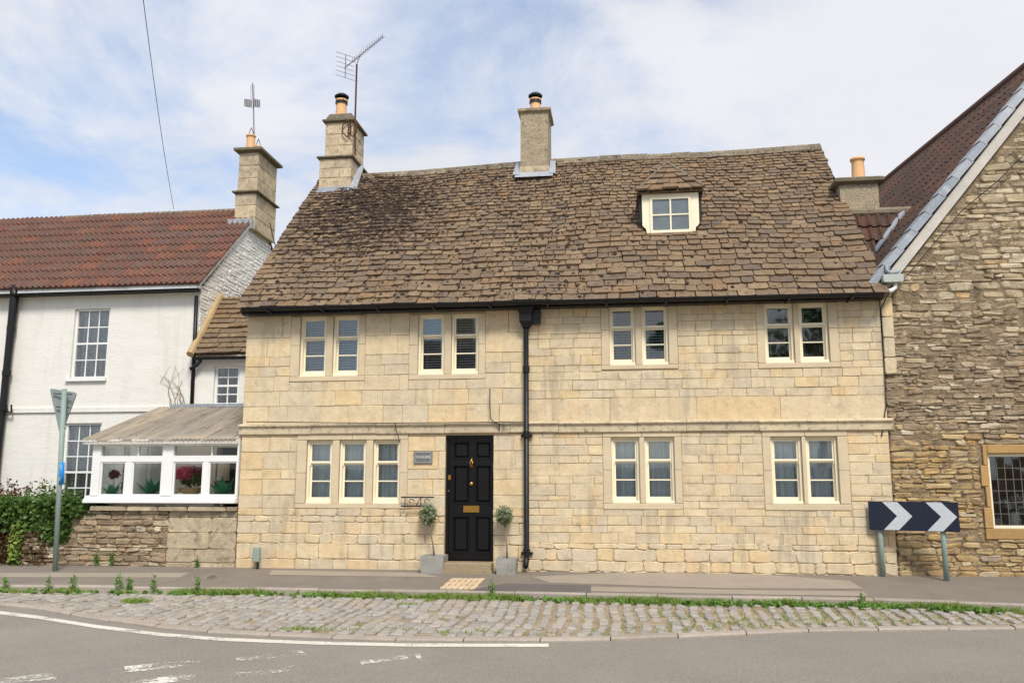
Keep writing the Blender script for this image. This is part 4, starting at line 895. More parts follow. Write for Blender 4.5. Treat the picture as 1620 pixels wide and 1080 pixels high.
# whitewashed rubble on the gable end
pc = []
z = 2.4
while z < WRZ:
    h = U(0.06, 0.11); ymax = gy if z < WE else gy - (z - WE) / (WRZ - WE) * (gy - WRY); ymin = WY if z < WE else WY + (z - WE) / (WRZ - WE) * (WRY - WY)
    y = ymin + 0.0
    while y < ymax - 0.05:
        w = min(U(0.14, 0.36), ymax - y)
        j = [(p + U(-0.007, 0.007), q + U(-0.007, 0.007)) for p, q in rect_ring(y + 0.004, y + w - 0.004, z + 0.003, z + h - 0.003, 0.004, 0.03)]
        v, f = slab(j, lambda u, v_, ww: (WXR - 0.012 + ww, u, v_), 0.014 + U(-0.004, 0.006), 0.007, 0.03, 0.004); pc.append((w * h, v, f)); y += w
    z += h
emit(pc, 'painted_stone', 'white_rubble', gw)
# band, fascia, gutter
zb_ = onY(200, 651, WY)[2]
MB().box(WX0, WXR, WY - 0.035, WY - 0.002, zb_, zb_ + 0.09).build('string_course', 'white_wall', wh)
MB().box(WX0, WXR + 0.02, WY - 0.16, WY - 0.001, WE + 0.02, WE + 0.13).build('fascia', 'white_paint', wh)
gutter((WX0, WY - 0.20, WE + 0.03), (WXR + 0.08, WY - 0.20, WE + 0.03), 0.055, wh)
def sash_window(q, parent, cols_, rows_, Y, mat='white_paint', curt='lace', sill=True, meet=None):
    x0, x1, z0, z1 = q
    w = MB(); frame_boxes(w, x0 + 0.002, x1 - 0.002, z0 + 0.002, z1 - 0.002, 0.05, Y + 0.05, Y + 0.14, 0.04, 0.04); w = w.build('window', mat, parent)
    a, b, p, q_ = x0 + 0.052, x1 - 0.052, z0 + 0.042, z1 - 0.042
    zs = [p + (q_ - p) * i / rows_ for i in range(rows_ + 1)]; xs = [a + (b - a) * i / cols_ for i in range(cols_ + 1)]
    m = MB()
    for i in range(1, cols_): m.box(xs[i] - 0.011, xs[i] + 0.011, Y + 0.07, Y + 0.10, p, q_)
    for i in range(1, rows_):
        t = 0.02 if i == rows_ // 2 else 0.011
        for c in range(cols_): m.box(xs[c] + (0.0112 if c else 0), xs[c + 1] - (0.0112 if c < cols_ - 1 else 0), Y + 0.065, Y + 0.098, zs[i] - t, zs[i] + t)
    m.build('glazing_bars', mat, w)
    for i in range(cols_):
        for j in range(rows_): pane(xs[i] + 0.010, xs[i + 1] - 0.010, zs[j] + 0.010, zs[j + 1] - 0.010, Y + 0.085, w)
    if curt: curtain(a, b, p, q_, Y + 0.22, w, curt, 6, 0.025)
    if sill: MB().box(x0 - 0.06, x1 + 0.03, Y - 0.06, Y + 0.045, z0 - 0.06, z0 + 0.0).build('sill', mat, w)
sash_window(U1, wh, 3, 4, WY); sash_window(U2, wh, 3, 5, WY)
# red roof of rolled clay tiles
def tile_mesh(name, wid, ln, th, rolls, mat, lift=0.032, roll=0.046):
    """a rolled clay tile: x across, y up the slope, z off it; origin at the lower left"""
    m = MB(); K = rolls * 6; V = []
    def prof(t):
        q = (t * rolls) % 1.0; return roll * max(0.0, math.sin(math.pi * (q - 0.45) / 0.5)) if q > 0.45 and q < 0.95 else 0.0
    for (y, z) in ((0.0, th + lift), (ln, th)):
        for k in range(K + 1): V.append((wid * k / K, y, z + prof(k / K)))
    for k in range(K + 1): V.append((wid * k / K, 0.002, 0.0 + prof(k / K) * 0.25))
    n = K + 1
    m.add(V, [(k, k + 1, n + k + 1, n + k) for k in range(K)] + [(2 * n + k, 2 * n + k + 1, k + 1, k) for k in range(K)] + [(K, 2 * n + K, n + K), (0, n, 2 * n)])
    me = bpy.data.meshes.new(name); me.from_pydata(m.v, [], m.f); me.materials.append(MT[mat]); return me
def tiled(parent, o, ux, us, nx_, ns_, wid, gauge, me, keep=None, name='roof_tile', limit=300):
    """lay tiles: o lower-left corner, ux unit along the eave, us unit up the slope"""
    ux, us, o = np.array(ux, float), np.array(us, float), np.array(o, float); nn = np.cross(ux, us); cnt = []
    for j in range(ns_):
        for i in range(nx_):
            p = o + ux * (i * wid) + us * (j * gauge)
            if keep and not keep(p + ux * wid * 0.5 + us * gauge * 0.5): continue
            cnt.append(p)
    cnt.sort(key=lambda p: np.linalg.norm(p - Cc)); rest = MB()
    for k, p in enumerate(cnt):
        a = U(-0.012, 0.012); mt = Matrix(((ux[0], us[0], nn[0], p[0]), (ux[1], us[1], nn[1], p[1]), (ux[2], us[2], nn[2], p[2] + U(-0.003, 0.004)), (0, 0, 0, 1))) @ Matrix.Rotation(a, 4, 'Z') @ Matrix.Rotation(U(-0.012, 0.012), 4, 'X')
        if k < limit:
            ob = bpy.data.objects.new(name, me); col.objects.link(ob); ob.parent = parent; ob.matrix_basis = mt
        else: rest.add([tuple(mt @ v.co) for v in me.vertices], [tuple(q.vertices) for q in me.polygons])
    if rest.v: rest.build(name + '_fill', me.materials[0], parent, kind='stuff')
us = np.array([0, WRY - WY + 0.16, WRZ - WE - 0.05]); rl = np.linalg.norm(us); us /= rl
rr = MB().add([(WX0, WY - 0.16, WE + 0.10), (WXR + 0.03, WY - 0.16, WE + 0.10), (WXR + 0.03, WRY, WRZ + 0.05), (WX0, WRY, WRZ + 0.05), (WX0, gy + 0.2, WE), (WXR + 0.03, gy + 0.2, WE)], [(0, 1, 2, 3), (3, 2, 5, 4)]).build('roof', 'tile', wh)
TM = tile_mesh('roof_tile', 0.385, 0.42, 0.012, 3, 'tile')
ng = 10; ga = rl / ng; wt = 0.375; nt_ = 21
tiled(rr, (WXR + 0.05 - nt_ * wt, WY - 0.19, WE + 0.115), (1, 0, 0), us, nt_, ng, wt, ga, TM)
x = WXR + 0.03
while x > WX0 + 4:
    l = 0.45; MB().tube([(x - l, WRY, WRZ + 0.05 + U(-0.006, 0.006)), (x - 0.01, WRY, WRZ + 0.055)], 0.09, 10).build('ridge_tile', 'ridge', rr); x -= l
for i in range(1):
    MB().prism([(WXR + 0.0, WY - 0.16, WE + 0.06), (WXR + 0.0, WRY, WRZ), (WXR + 0.0, WRY, WRZ + 0.10), (WXR + 0.0, WY - 0.16, WE + 0.16)], (0.045, 0, 0)).build('verge', 'white_wall', wh)
# chimney of the white house
CYW = 4.35
wc = MB().box(WXR - 0.4, WXR - 0.3, CYW + 0.2, CYW + 0.8, 6.9, 7.3).build('chimney', 'mortar', wh)
wx0_, wx1_ = onY(371, 330, CYW)[0], onY(404, 330, CYW)[0]; zA, zB, zC = onY(388, 350, CYW)[2] - 0.2, onY(388, 306, CYW)[2], onY(388, 241, CYW)[2]
stone_stack(wc, wx0_, wx1_, CYW, CYW + 1.15, zA, zB, 3, 'chimney', wmin=0.3, wmax=0.6)
ledge(wc, wx0_, wx1_, CYW, CYW + 1.15, zB, zB + 0.07, 0.06)
sx0, sx1 = onY(376, 270, CYW)[0], onY(407, 270, CYW)[0]
stone_stack(wc, sx0, sx1, CYW + 0.04, CYW + 1.1, zB + 0.07, zC, 3, 'chimney', wmin=0.3, wmax=0.6)
ledge(wc, sx0, sx1, CYW + 0.04, CYW + 1.1, zC, zC + 0.12, 0.10)
MB().box(wx0_ - 0.1, wx1_ - 0.02, CYW - 0.12, CYW - 0.014, zA + 0.0, zA + 0.22).build('flashing', 'lead', wc)
for t, yy, h in ((397, CYW + 0.22, 0.38), (409, CYW + 0.75, 0.32)):
    X = onY(t, 220, yy)[0]; pt = pot_with_cowl((X, yy, zC + 0.11), 0.105, h, wc, False)
    m = MB()
    for s in (-1, 1): m.tube([(X + s * 0.07, yy, zC + 0.11 + h), (X, yy, zC + 0.11 + h + 0.2)], 0.008, 5)
    m.build('pot_guard', 'rust', pt)
mb_ = onY(402, 215, CYW + 0.5); mtp = onY(399.5, 132, CYW + 0.5)
wa = thing('tv_aerial', 'thin mast with small grid aerial on the white house chimney', 'aerial', mb_)
MB().tube([mb_, onY(401, 170, CYW + 0.5), mtp], 0.016, 8).build('mast', 'aerial', wa)
for x0_, x1_ in ((387, 398), (401, 411)):
    q = [onY(x0_, 157, CYW + 0.45), onY(x1_, 159, CYW + 0.45), onY(x1_, 170, CYW + 0.45), onY(x0_, 168, CYW + 0.45)]
    m = MB()
    for i in range(7): m.tube([q[0] + (q[3] - q[0]) * i / 6, q[1] + (q[2] - q[1]) * i / 6], 0.009, 4)
    for i in range(4): m.tube([q[0] + (q[1] - q[0]) * i / 3, q[3] + (q[2] - q[3]) * i / 3], 0.009, 4)
    m.build('grid_panel', 'aerial', wa)
for s in (-0.04, 0.04): MB().tube([mtp + np.array([s, 0, -0.05]), onY(399.5, 158, CYW + 0.5) + np.array([s, 0, 0])], 0.005, 4).build('rod', 'aerial', wa)
# drainpipes on the white house
pp = [onY(23, 452, WY - 0.14), onY(23, 470, WY - 0.14), onY(13, 560, WY - 0.12), onY(5, 640, WY - 0.12), onY(-2, 700, WY - 0.12), onY(-14, 830, WY - 0.12)]
o = MB().tube(pp, [0.085, 0.085, 0.07, 0.07, 0.07, 0.07], 12).build('soil_pipe', 'iron', wh, smooth=True)
for y in (520, 590, 645): 
    c_ = onY(23 - (y - 470) * 0.105, y, WY - 0.12); MB().lathe([(0.07, -0.05), (0.085, -0.05), (0.085, 0.05), (0.07, 0.05)], c_, 12).build('collar', 'iron', o)
m = MB(); m.tube([onY(10, 650, WY - 0.12), onY(18, 652, WY - 0.12), onY(18, 640, WY - 0.12)], 0.02, 6); m.build('bracket', 'iron', o)
pp = [onY(311, 468, WY - 0.12), onY(307, 560, WY - 0.10), onY(303.5, 640, WY - 0.10)]
o = MB().tube(pp, 0.038, 10).build('downpipe', 'iron', wh, smooth=True)

# ================================================================== LINK BUILDING between the two
LY = 2.22
lk = thing('link_cottage', 'narrow white link building with small stone slate roof beside the stone house', 'building', (-7.3, LY, 0.0))
LE = onY(350, 568, LY)[2]; lx0 = onY(309, 560, LY)[0]
LW = rc(338, 378, 579, 640, LY); DRK = (-7.75, -6.5, 0.1, 2.1)
LW = (LW[0], LW[1], LW[2], LW[3])
lw = wall_grid(lx0 + 0.02, HX0 - 0.01, -0.1, LE + 0.02, [LW, DRK], LY, LY + 0.25).build('front_wall', 'white_wall', lk)
MB().box(lx0 + 0.02, HX0 - 0.02, LY + 1.2, LY + 1.3, 0, LE).build('partition', 'dark_room', lk)
sash_window(LW, lk, 2, 4, LY, curt=None, sill=False)
LRY, LRZ = LY + 1.9, onY(390, 470, LY + 1.0)[2] + 0.9
def lroof(u, s, w): return (u, LY - 0.14 + 1.05 * s - w * 0.75, LE + 0.06 + 1.35 * s + w * 0.66)
lr = MB().add([lroof(lx0, 0, 0), lroof(HX0 - 0.005, 0, 0), lroof(HX0 - 0.005, 1, 0), lroof(lx0 + 0.0, 1, 0)], [(0, 1, 2, 3)]).build('roof', 'slate', lk)
t = 0.0; r = 0
while t < 0.98:
    x = lx0 + 0.03; e = 0.085
    while x < HX0 - 0.02:
        w = min(U(0.28, 0.62), HX0 - 0.012 - x); a, b = x + 0.004, x + w - 0.004; th = U(0.028, 0.042); x += w
        q = [(a, t + U(-0.006, 0.006)), ((a + b) / 2, t + U(-0.008, 0.004)), (b, t + U(-0.006, 0.006)), (b, min(1, t + e * 1.5)), (a, min(1, t + e * 1.5))]
        V = [lroof(p[0], p[1], th * (2.3 if i < 3 else 1)) for i, p in enumerate(q)] + [lroof(p[0], p[1], th * (1.2 if i < 3 else 0)) for i, p in enumerate(q)]
        MB().add(V, [(0, 1, 2, 3, 4)] + [(5 + i, 5 + (i + 1) % 5, (i + 1) % 5, i) for i in range(5)]).build('slate', 'slate', lr, origin=V[0])
    t += e
m = MB(); m.tube([lroof(lx0 + 0.0, -0.02, 0.06), lroof(lx0 + 0.02, 0.5, 0.07), lroof(lx0 + 0.02, 1.0, 0.07)], 0.075, 8); m.build('mortar_fillet', 'ochre', lk)
gutter((lx0 + 0.08, LY - 0.17, LE + 0.02), (HX0 - 0.01, LY - 0.17, LE + 0.02), 0.055, lk)
MB().tube([(lx0 + 0.2, LY - 0.15, LE - 0.03), (lx0 + 0.12, LY - 0.13, LE - 0.12), (lx0 - 0.02, LY - 0.12, LE - 0.2)], 0.036, 8).build('outlet_pipe', 'iron', lk, smooth=True)

# ================================================================== LOW WALL + CONSERVATORY
CX0, CX1 = onY(140, 795, -0.02)[0], HX0 - 0.015
CZ = onY(260, 795, -0.02)[2]
lwl = thing('low_stone_wall', 'low wall of grey ashlar and rubble stone under the conservatory', 'wall', (-7.5, 0.0, 0.1))
LX0 = -9.75; ztop = CZ - 0.05
MB().box(LX0 + 0.1, HX0 - 0.012, 0.0, 0.33, -0.1, ztop - 0.1).build('core', 'rubble_mortar', lwl)
xj = onY(265, 850, 0)[0]
P1, P2 = [], []
for a, b, p, q in courses(xj, HX0 - 0.015, [0.05, 0.16] + zl([868, 842, 818], 320) + [ztop - 0.08], [], 0.3, 0.62):
    v, f = slab(rect_ring(a, b, p, q, 0.008, 0.03), lambda u, v_, w: (u, -w, v_), 0.012 + U(-0.006, 0.006), 0.006, 0.02, 0.004); MB().add(v, f).build('stone_block', 'low_ashlar', lwl, origin=v[0])
def rubble_rows(x0, x1, z0, z1, hmin, hmax, wmin, wmax, y, hl=(), topf=None, pr=0.025, skip=0.06):
    out = []; z = z0
    while z < z1 - 0.02:
        h = U(hmin, hmax); h = min(h, z1 - z)
        for a, b, p, q in courses(x0, x1, [z, z + h], list(hl), wmin, wmax, 0.006):
            if topf and not topf((a + b) / 2, q): continue
            if random.random() < skip: continue
            s = U(-0.022, 0.022); k = U(-0.01, 0.01)
            ring = [(u + U(-0.016, 0.016), w_ + U(-0.014, 0.014) + s * (u - (a + b) / 2) / (b - a + 0.01)) for u, w_ in rect_ring(a, b, p, q, 0.004, min(0.05, (q - p) * 0.4))]
            v, f = slab(ring, lambda u, v_, w: (u, y - w, v_), pr + U(-0.014, 0.016), min(0.02, (q - p) * 0.22), 0.04, 0.009)
            out.append(((b - a) * (q - p), v, f))
        z += h
    return out
rub = rubble_rows(LX0 + 0.35, xj, 0.04, ztop - 0.08, 0.05, 0.12, 0.12, 0.38, 0.0, (), lambda x, z: z < ztop - 0.0 - max(0, (CX0 + 0.1 - x)) * 0.9)
rub += rubble_rows(LX0 - 0.25, LX0 + 0.45, 0.04, 0.72, 0.05, 0.11, 0.14, 0.36, -0.02, (), lambda x, z: z < 0.75)
emit(rub, 'rubble_stone', 'rubble', lwl)
x = CX0 + 0.05
while x < HX0 - 0.05:
    l = min(U(0.45, 0.8), HX0 - 0.02 - x)
    v, f = slab(rect_ring(x + 0.004, x + l - 0.004, -0.09, 0.3, 0.012, 0.03), lambda a, b, w: (a, b, ztop - 0.04 + w), 0.03 + U(-0.006, 0.004), 0.012, 0.035); MB().add(v, f).build('coping_stone', 'low_ashlar', lwl, origin=v[0]); x += l
cs = thing('conservatory', 'white framed lean-to conservatory with corrugated sheet roof', 'conservatory', ((CX0 + CX1) / 2, 0.0, CZ))
CY = -0.02
def cpx(x, y=750): return onY(x, y, CY)[0]
def cpz(y, x=260): return onY(x, y, CY)[2]
X = [cpx(146), cpx(159), cpx(198.5), cpx(209), cpx(256.5), cpx(274), cpx(321.5), cpx(330), cpx(375), CX1]
zt0, zt1, zr0, zs1 = cpz(730), cpz(720.5), cpz(705), cpz(783.5)
zR = cpz(697)
sl_ = MB().prism([(CX0 - 0.04, -0.13, CZ + 0.0), (CX0 - 0.04, 0.12, CZ + 0.0), (CX0 - 0.04, 0.12, zs1), (CX0 - 0.04, CY, zs1), (CX0 - 0.04, -0.13, CZ + 0.045)], (CX1 - CX0 + 0.04, 0, 0)); sl_.build('sill', 'white_paint', cs)
for a, b in ((X[0], X[1]), (X[4], X[5]), (X[8], X[9])): MB().box(a, b, CY - 0.03, CY + 0.09, zs1, zR).build('post', 'white_paint', cs)
for a, b in ((X[2], X[3]), (X[6], X[7])): MB().box(a, b, CY - 0.012, CY + 0.06, zs1, zt0).build('mullion', 'white_paint', cs)
for a, b in ((X[1], X[4]), (X[5], X[8])):
    MB().box(a, b, CY - 0.015, CY + 0.07, zt0, zt1).build('transom', 'white_paint', cs); MB().box(a, b, CY - 0.015, CY + 0.07, zr0, zR).build('head_rail', 'white_paint', cs)
    m_ = (a + b) / 2 + 0.1; MB().box(m_ - 0.012, m_ + 0.012, CY, CY + 0.05, zt1, zr0).build('glazing_bar', 'white_paint', cs)
    pane(a, m_ - 0.012, zt1, zr0, CY + 0.02, cs, 'glass_c'); pane(m_ + 0.012, b, zt1, zr0, CY + 0.02, cs, 'glass_c')
for a, b in ((X[1], X[2]), (X[3], X[4]), (X[5], X[6]), (X[7], X[8])):
    m = MB(); frame_boxes(m, a + 0.001, b - 0.001, zs1 + 0.001, zt0 - 0.001, 0.022, CY + 0.0, CY + 0.045); m.build('casement', 'white_paint', cs)
    pane(a + 0.02, b - 0.02, zs1 + 0.02, zt0 - 0.02, CY + 0.02, cs, 'glass_c')
# left end of the conservatory
m = MB()
for y0 in (0.10, 0.85, 1.6, 2.12): m.box(CX0 + 0.04, CX0 + 0.11, y0, y0 + 0.07, zs1, zR + 0.28 * y0)
m.box(CX0 + 0.04, CX0 + 0.11, 0.1, 2.2, CZ, zs1); m.build('end_frame', 'white_paint', cs)
MB().box(CX0 + 0.05, CX0 + 0.10, 0.3, 2.25, -0.05, CZ - 0.003).build('end_wall', 'white_wall', cs)
MB().box(CX0 + 0.07, CX0 + 0.074, 0.17, 2.12, zs1, zR).build('pane', 'glass_c', cs)
# corrugated roof sheets
rz1 = onY(330, 644, LY - 0.01)[2]
def croof(u, s, w=0.0): return np.array([u, -0.17 + (LY + 0.16) * s, zR + 0.005 + (rz1 - zR) * s + w])
nsh = 5; x0_ = cpx(141, 697) - 0.03; xw = (CX1 - 0.01 - x0_) / nsh
for k in range(nsh):
    m = MB(); K = 44; a = x0_ + k * xw - (0.05 if k else 0); b = x0_ + (k + 1) * xw; V = []
    for s in (0.0, 0.5, 1.0):
        for i in range(K + 1):
            u = a + (b - a) * i / K; V.append(croof(u, s + (U(-0.004, 0.004) if s == 0 else 0), 0.014 * math.sin(u * 2 * math.pi / 0.076) + 0.012 + 0.006 * (k % 2)))
    n = K + 1; m.add(V, [(r * n + i, r * n + i + 1, (r + 1) * n + i + 1, (r + 1) * n + i) for r in (0, 1) for i in range(K)])
    m.build('roof_sheet', 'corrugated', cs, smooth=True)
for t in (159, 196, 265, 322, 378):
    u = cpx(t, 700) + 0.0; m = MB(); p0, p1 = croof(u, 0.02, -0.05), croof(u, 1.0, -0.05); h = 0.055 if t == 265 else 0.035
    m.prism([p0 + np.array([-h / 2, 0, -0.04]), p0 + np.array([h / 2, 0, -0.04]), p0 + np.array([h / 2, 0, 0.03]), p0 + np.array([-h / 2, 0, 0.03])], p1 - p0); m.build('rafter', 'white_paint', cs)
MB().box(x0_, CX1, -0.14, -0.11, zR - 0.055, zR - 0.012).build('eaves_board', 'grey_board', cs)
MB().box(lx0 - 0.4, CX1, LY - 0.10, LY - 0.012, rz1 + 0.0, rz1 + 0.06).build('flashing', 'lead', cs)
# things on the conservatory shelf
shz = CZ + 0.02
sh = MB().box(CX0 + 0.15, CX1 - 0.01, 0.14, 0.62, CZ - 0.02, shz); sh = sh.build('shelf', 'white_paint', cs)
def rosette(px_, py, Y, r, label):
    c = onY(px_, py, Y); o = thing('teal_plant', label, 'plant', (c[0], Y, shz))
    m = MB().lathe([(r * 0.5, 0), (r * 0.75, 0.06), (r * 0.7, 0.11), (r * 0.3, 0.13)], (c[0], Y, shz), 12); m.build('bowl', 'teal', o, smooth=True)
    m = MB()
    for k in range(16):
        q = k * 2.4; el_ = 0.25 + 0.9 * (k / 16); d = np.array([math.cos(q) * math.cos(el_), math.sin(q) * math.cos(el_), math.sin(el_)]); s = np.array([-math.sin(q), math.cos(q), 0]); p = np.array([c[0], Y, shz + 0.09]); L = r * U(1.0, 1.5)
        m.add([p, p + d * L * 0.5 + s * L * 0.16, p + d * L, p + d * L * 0.5 - s * L * 0.16], [(0, 1, 2, 3)])
    m.build('leaf_crown', 'teal', o)
rosette(178, 775, 0.28, 0.19, 'teal spiky plant in bowl behind the leftmost conservatory pane')
rosette(240, 770, 0.3, 0.27, 'teal spiky plant in bowl behind the second conservatory pane from the left')
rosette(354, 772, 0.3, 0.27, 'teal spiky plant in bowl behind the rightmost conservatory pane')
c = onY(176, 770, 0.4); fl = thing('flower_vase', 'tall dark red flowers in a slim vase behind the leftmost conservatory pane', 'flowers', (c[0], 0.45, shz))
MB().lathe([(0.05, 0), (0.06, 0.1), (0.03, 0.22), (0.04, 0.26)], (c[0], 0.45, shz), 12).build('vase', 'ceramic', fl, smooth=True)
zf_ = onY(177, 750, 0.45)[2]
MB().tube([(c[0], 0.45, shz + 0.2), (c[0] + 0.02, 0.45, zf_)], 0.006, 5).build('stem', 'leaf', fl); leaves((c[0] + 0.01, 0.45, zf_), (0.09, 0.06, 0.08), 160, 0.035).build('bloom', 'crimson', fl)
leaves((c[0] + 0.2, 0.5, zf_ - 0.1), (0.08, 0.08, 0.25), 90, 0.06, 0.4).build('dried_leaf', 'straw', fl)
c = onY(297, 760, 0.3); fb = thing('flower_basket', 'basket of pink flowers behind the third conservatory pane', 'flowers', (c[0], 0.4, shz))
MB().lathe([(0.12, 0), (0.17, 0.12), (0.19, 0.22), (0.16, 0.22)], (c[0], 0.4, shz), 14).build('basket', 'straw', fb)
z5 = onY(297, 750, 0.4)[2]; leaves((c[0] + 0.05, 0.4, z5 - 0.06), (0.24, 0.14, 0.14), 300, 0.05).build('foliage', 'leaf', fb)
leaves((c[0] + 0.05, 0.38, z5 + 0.05), (0.2, 0.12, 0.08), 260, 0.045).build('bloom', 'crimson', fb); leaves((c[0] - 0.07, 0.30, z5 + 0.02), (0.16, 0.09, 0.11), 420, 0.05).build('bloom', 'pink', fb)
for t, lab in ((284, 'white ceramic ball left of the pink flower basket'), (318, 'white ceramic ball right of the pink flower basket')):
    c = onY(t, 778, 0.2); o = MB().lathe([(0.03, 0.0), (0.07, 0.02), (0.085, 0.06), (0.075, 0.11), (0.03, 0.14), (0.001, 0.142)], (c[0], 0.22, shz), 16).build('ceramic_ball', 'ceramic', None, smooth=True); tag(o, lab, 'ornament')
c = onY(353, 755, 1.2); lm = thing('table_lamp', 'table lamp with white drum shade inside the conservatory', 'lamp', (c[0], 1.2, 0.78))
zl_ = onY(353, 758, 1.2)[2]
tb = thing('side_table', 'narrow brown wooden table under the lamp inside the conservatory', 'table', (c[0], 1.2, 0.06))
MB().box(c[0] - 0.4, c[0] + 0.35, 1.05, 1.35, 0.75, 0.78).build('table_top', 'wood', tb)
for dx in (-0.37, 0.32):
    for y_ in (1.08, 1.28): MB().box(c[0] + dx, c[0] + dx + 0.04, y_, y_ + 0.04, 0.06, 0.749).build('leg', 'wood', tb)
MB().lathe([(0.06, 0.781), (0.03, 0.82), (0.02, zl_)], (c[0], 1.2, 0.0), 12).build('base', 'ceramic', lm, smooth=True); MB().lathe([(0.11, zl_ - 0.02), (0.10, zl_ + 0.30)], (c[0], 1.2, 0), 18).build('shade', 'shade', lm, smooth=True)
MB().box(LX0 + 0.5, HX0 - 0.02, 0.34, LY - 0.01, -0.05, 0.06).build('floor', 'step', cs)

# ================================================================== RIGHT RUBBLE HOUSE
RY = 0.05; RX0 = HX1 + 0.02; RX1 = 10.4; AP = onY(1710, 51, RY); EV = onY(1400, 445, RY)
rh = thing('rubble_house', 'brown rubble stone house with steep dark tiled gable roof and leaded window', 'house', (7.2, RY, 0.05))
sl_r = (AP[2] - EV[2]) / (AP[0] - EV[0])
def gable_top(x): return AP[2] - abs(x - AP[0]) * sl_r - 0.02
RW = rc(1566, 1690, 717, 836, RY); RS = (onY(1553, 780, RY)[0], RW[1] + 0.14, onY(1620, 853, RY)[2], onY(1580, 703, RY)[2])
xs = np.linspace(RX0, RX1, 30)
mw = wall_grid(RX0, RX1, -0.1, EV[2] - 0.3, [RW], RY, RY + 0.4)
for a, b in zip(xs[:-1], xs[1:]): mw.add([(a, RY, EV[2] - 0.3), (b, RY, EV[2] - 0.3), (b, RY, gable_top(b)), (a, RY, gable_top(a))], [(0, 1, 2, 3)])
rw = mw.build('gable_wall', 'rubble_mortar', rh)
rb = rubble_rows(RX0 + 0.004, 7.6, 0.0, 2.6, 0.04, 0.11, 0.10, 0.38, RY, [RS], None, 0.014, 0.04)
rb += rubble_rows(RX0 + 0.004, 7.6, 2.6, 3.9, 0.035, 0.09, 0.08, 0.34, RY, [RS], None, 0.008, 0.07)
rb += rubble_rows(RX0 + 0.004, 7.6, 3.9, 8.2, 0.05, 0.14, 0.12, 0.42, RY, [], lambda x, z: z < gable_top(x) - 0.06 and z < gable_top(x - 0.15) - 0.06, 0.012, 0.05)
def band_of(v):
    z = np.mean([q[2] for q in v]) + 0.25 * math.sin(v[0][0] * 2.3) + U(-0.2, 0.2); return 'rubble_gold' if z < 1.95 else ('rubble' if z < 3.75 else 'rubble_pale')
rb = sorted([((a if np.mean([q[0] for q in v]) < 6.4 else a * 0.01), v, f) for a, v, f in rb], key=lambda p: -p[0]); left_over = {'rubble': MB(), 'rubble_gold': MB(), 'rubble_pale': MB()}
for i, (a, v, f) in enumerate(rb):
    mt_ = band_of(v)
    if random.random() < 0.09: mt_ = 'rubble_pale'
    if i < 300: MB().add(v, f).build('rubble_stone', mt_, rw, origin=np.mean(np.array(v), axis=0))
    else: left_over[mt_].add(v, f)
for k_, m_ in left_over.items(): m_.build('rubble_stone_fill', k_, rw, kind='stuff')
# quoin pilaster where the two houses meet
z = 3.05
while z < 4.35:
    h = U(0.2, 0.34); v, f = slab(rect_ring(RX0, RX0 + 0.17, z, min(z + h, 4.36) - 0.008, 0.006, 0.02), lambda u, v_, w: (u, RY - w, v_), 0.055, 0.012, 0.02); MB().add(v, f).build('quoin', 'ashlar', rw, origin=v[0]); z += h
# leaded window
win = MB(); 
def st2(x0, x1, z0, z1, nm):
    v, f = slab(rect_ring(x0 + 0.002, x1 - 0.002, z0 + 0.002, z1 - 0.002, 0.002, 0.008), lambda u, v_, w: (u, RY - w, v_), 0.035, 0.006, 0.1); return MB().add(v, f).build(nm, 'ochre_stone', win)
win = MB().box(RS[0] + 0.01, RS[1] - 0.01, RY + 0.005, RY + 0.02, RS[2] + 0.01, RW[2] - 0.004).build('window', 'ochre_stone', rh)
for i in range(4):
    a = RW[2] + (RS[3] - RW[2]) * i / 4; b = RW[2] + (RS[3] - RW[2]) * (i + 1) / 4; st2(RS[0] + (0.05 if i % 2 else 0), RW[0], a, b, 'jamb_stone'); st2(RW[1], RS[1], a, b, 'jamb_stone')
st2(RW[0], RW[1], RW[3], RS[3], 'lintel'); st2(RS[0], RS[1], RS[2], RW[2], 'sill')
m = MB(); frame_boxes(m, RW[0] + 0.002, RW[1] - 0.002, RW[2] + 0.002, RW[3] - 0.002, 0.04, RY + 0.03, RY + 0.12); m.build('frame', 'cream', win)
nc, nr = 9, 6; gx0, gx1, gz0, gz1 = RW[0] + 0.042, RW[1] - 0.042, RW[2] + 0.042, RW[3] - 0.042
m = MB(); cw, chh = (gx1 - gx0) / nc, (gz1 - gz0) / nr
for i in range(1, nc): m.box(gx0 + i * cw - 0.006, gx0 + i * cw + 0.006, RY + 0.072, RY + 0.084, gz0, gz1)
for j in range(1, nr):
    for i in range(nc): m.box(gx0 + i * cw + 0.0062, gx0 + (i + 1) * cw - 0.0062, RY + 0.072, RY + 0.084, gz0 + j * chh - 0.005, gz0 + j * chh + 0.005)
m.build('lead_came', 'steel', win)
pm = bpy.data.meshes.new('pane'); b_ = MB().box(0, cw, 0, 0.004, 0, chh); pm.from_pydata(b_.v, [], b_.f); pm.materials.append(MT['glass'])
for i in range(nc):
    for j in range(nr):
        o = link('pane', pm, win, (gx0 + i * cw, RY + 0.076, gz0 + j * chh)); o.rotation_euler = (U(-0.012, 0.012), 0, U(-0.012, 0.012))
MB().box(RX0 + 0.1, RX1, RY + 1.4, RY + 1.5, 0.0, 4.4).build('partition', 'dark_room', rh); MB().box(RX0 + 0.1, RX1, RY + 0.41, RY + 1.4, 0.3, 0.5).build('floor', 'dark_room', rh); MB().box(RX0 + 0.1, RX1, RY + 0.41, RY + 1.4, 2.5, 2.6).build('ceiling', 'dark_room', rh)
MB().box(RX0 + 0.02, RX0 + 0.1, RY + 0.41, RY + 6, -0.1, 4.2).build('side_wall', 'rubble_mortar', rh)
MB().box(RX1 - 0.3, RX1, RY + 0.41, RY + 6, -0.1, 4.2).build('side_wall', 'rubble_mortar', rh)
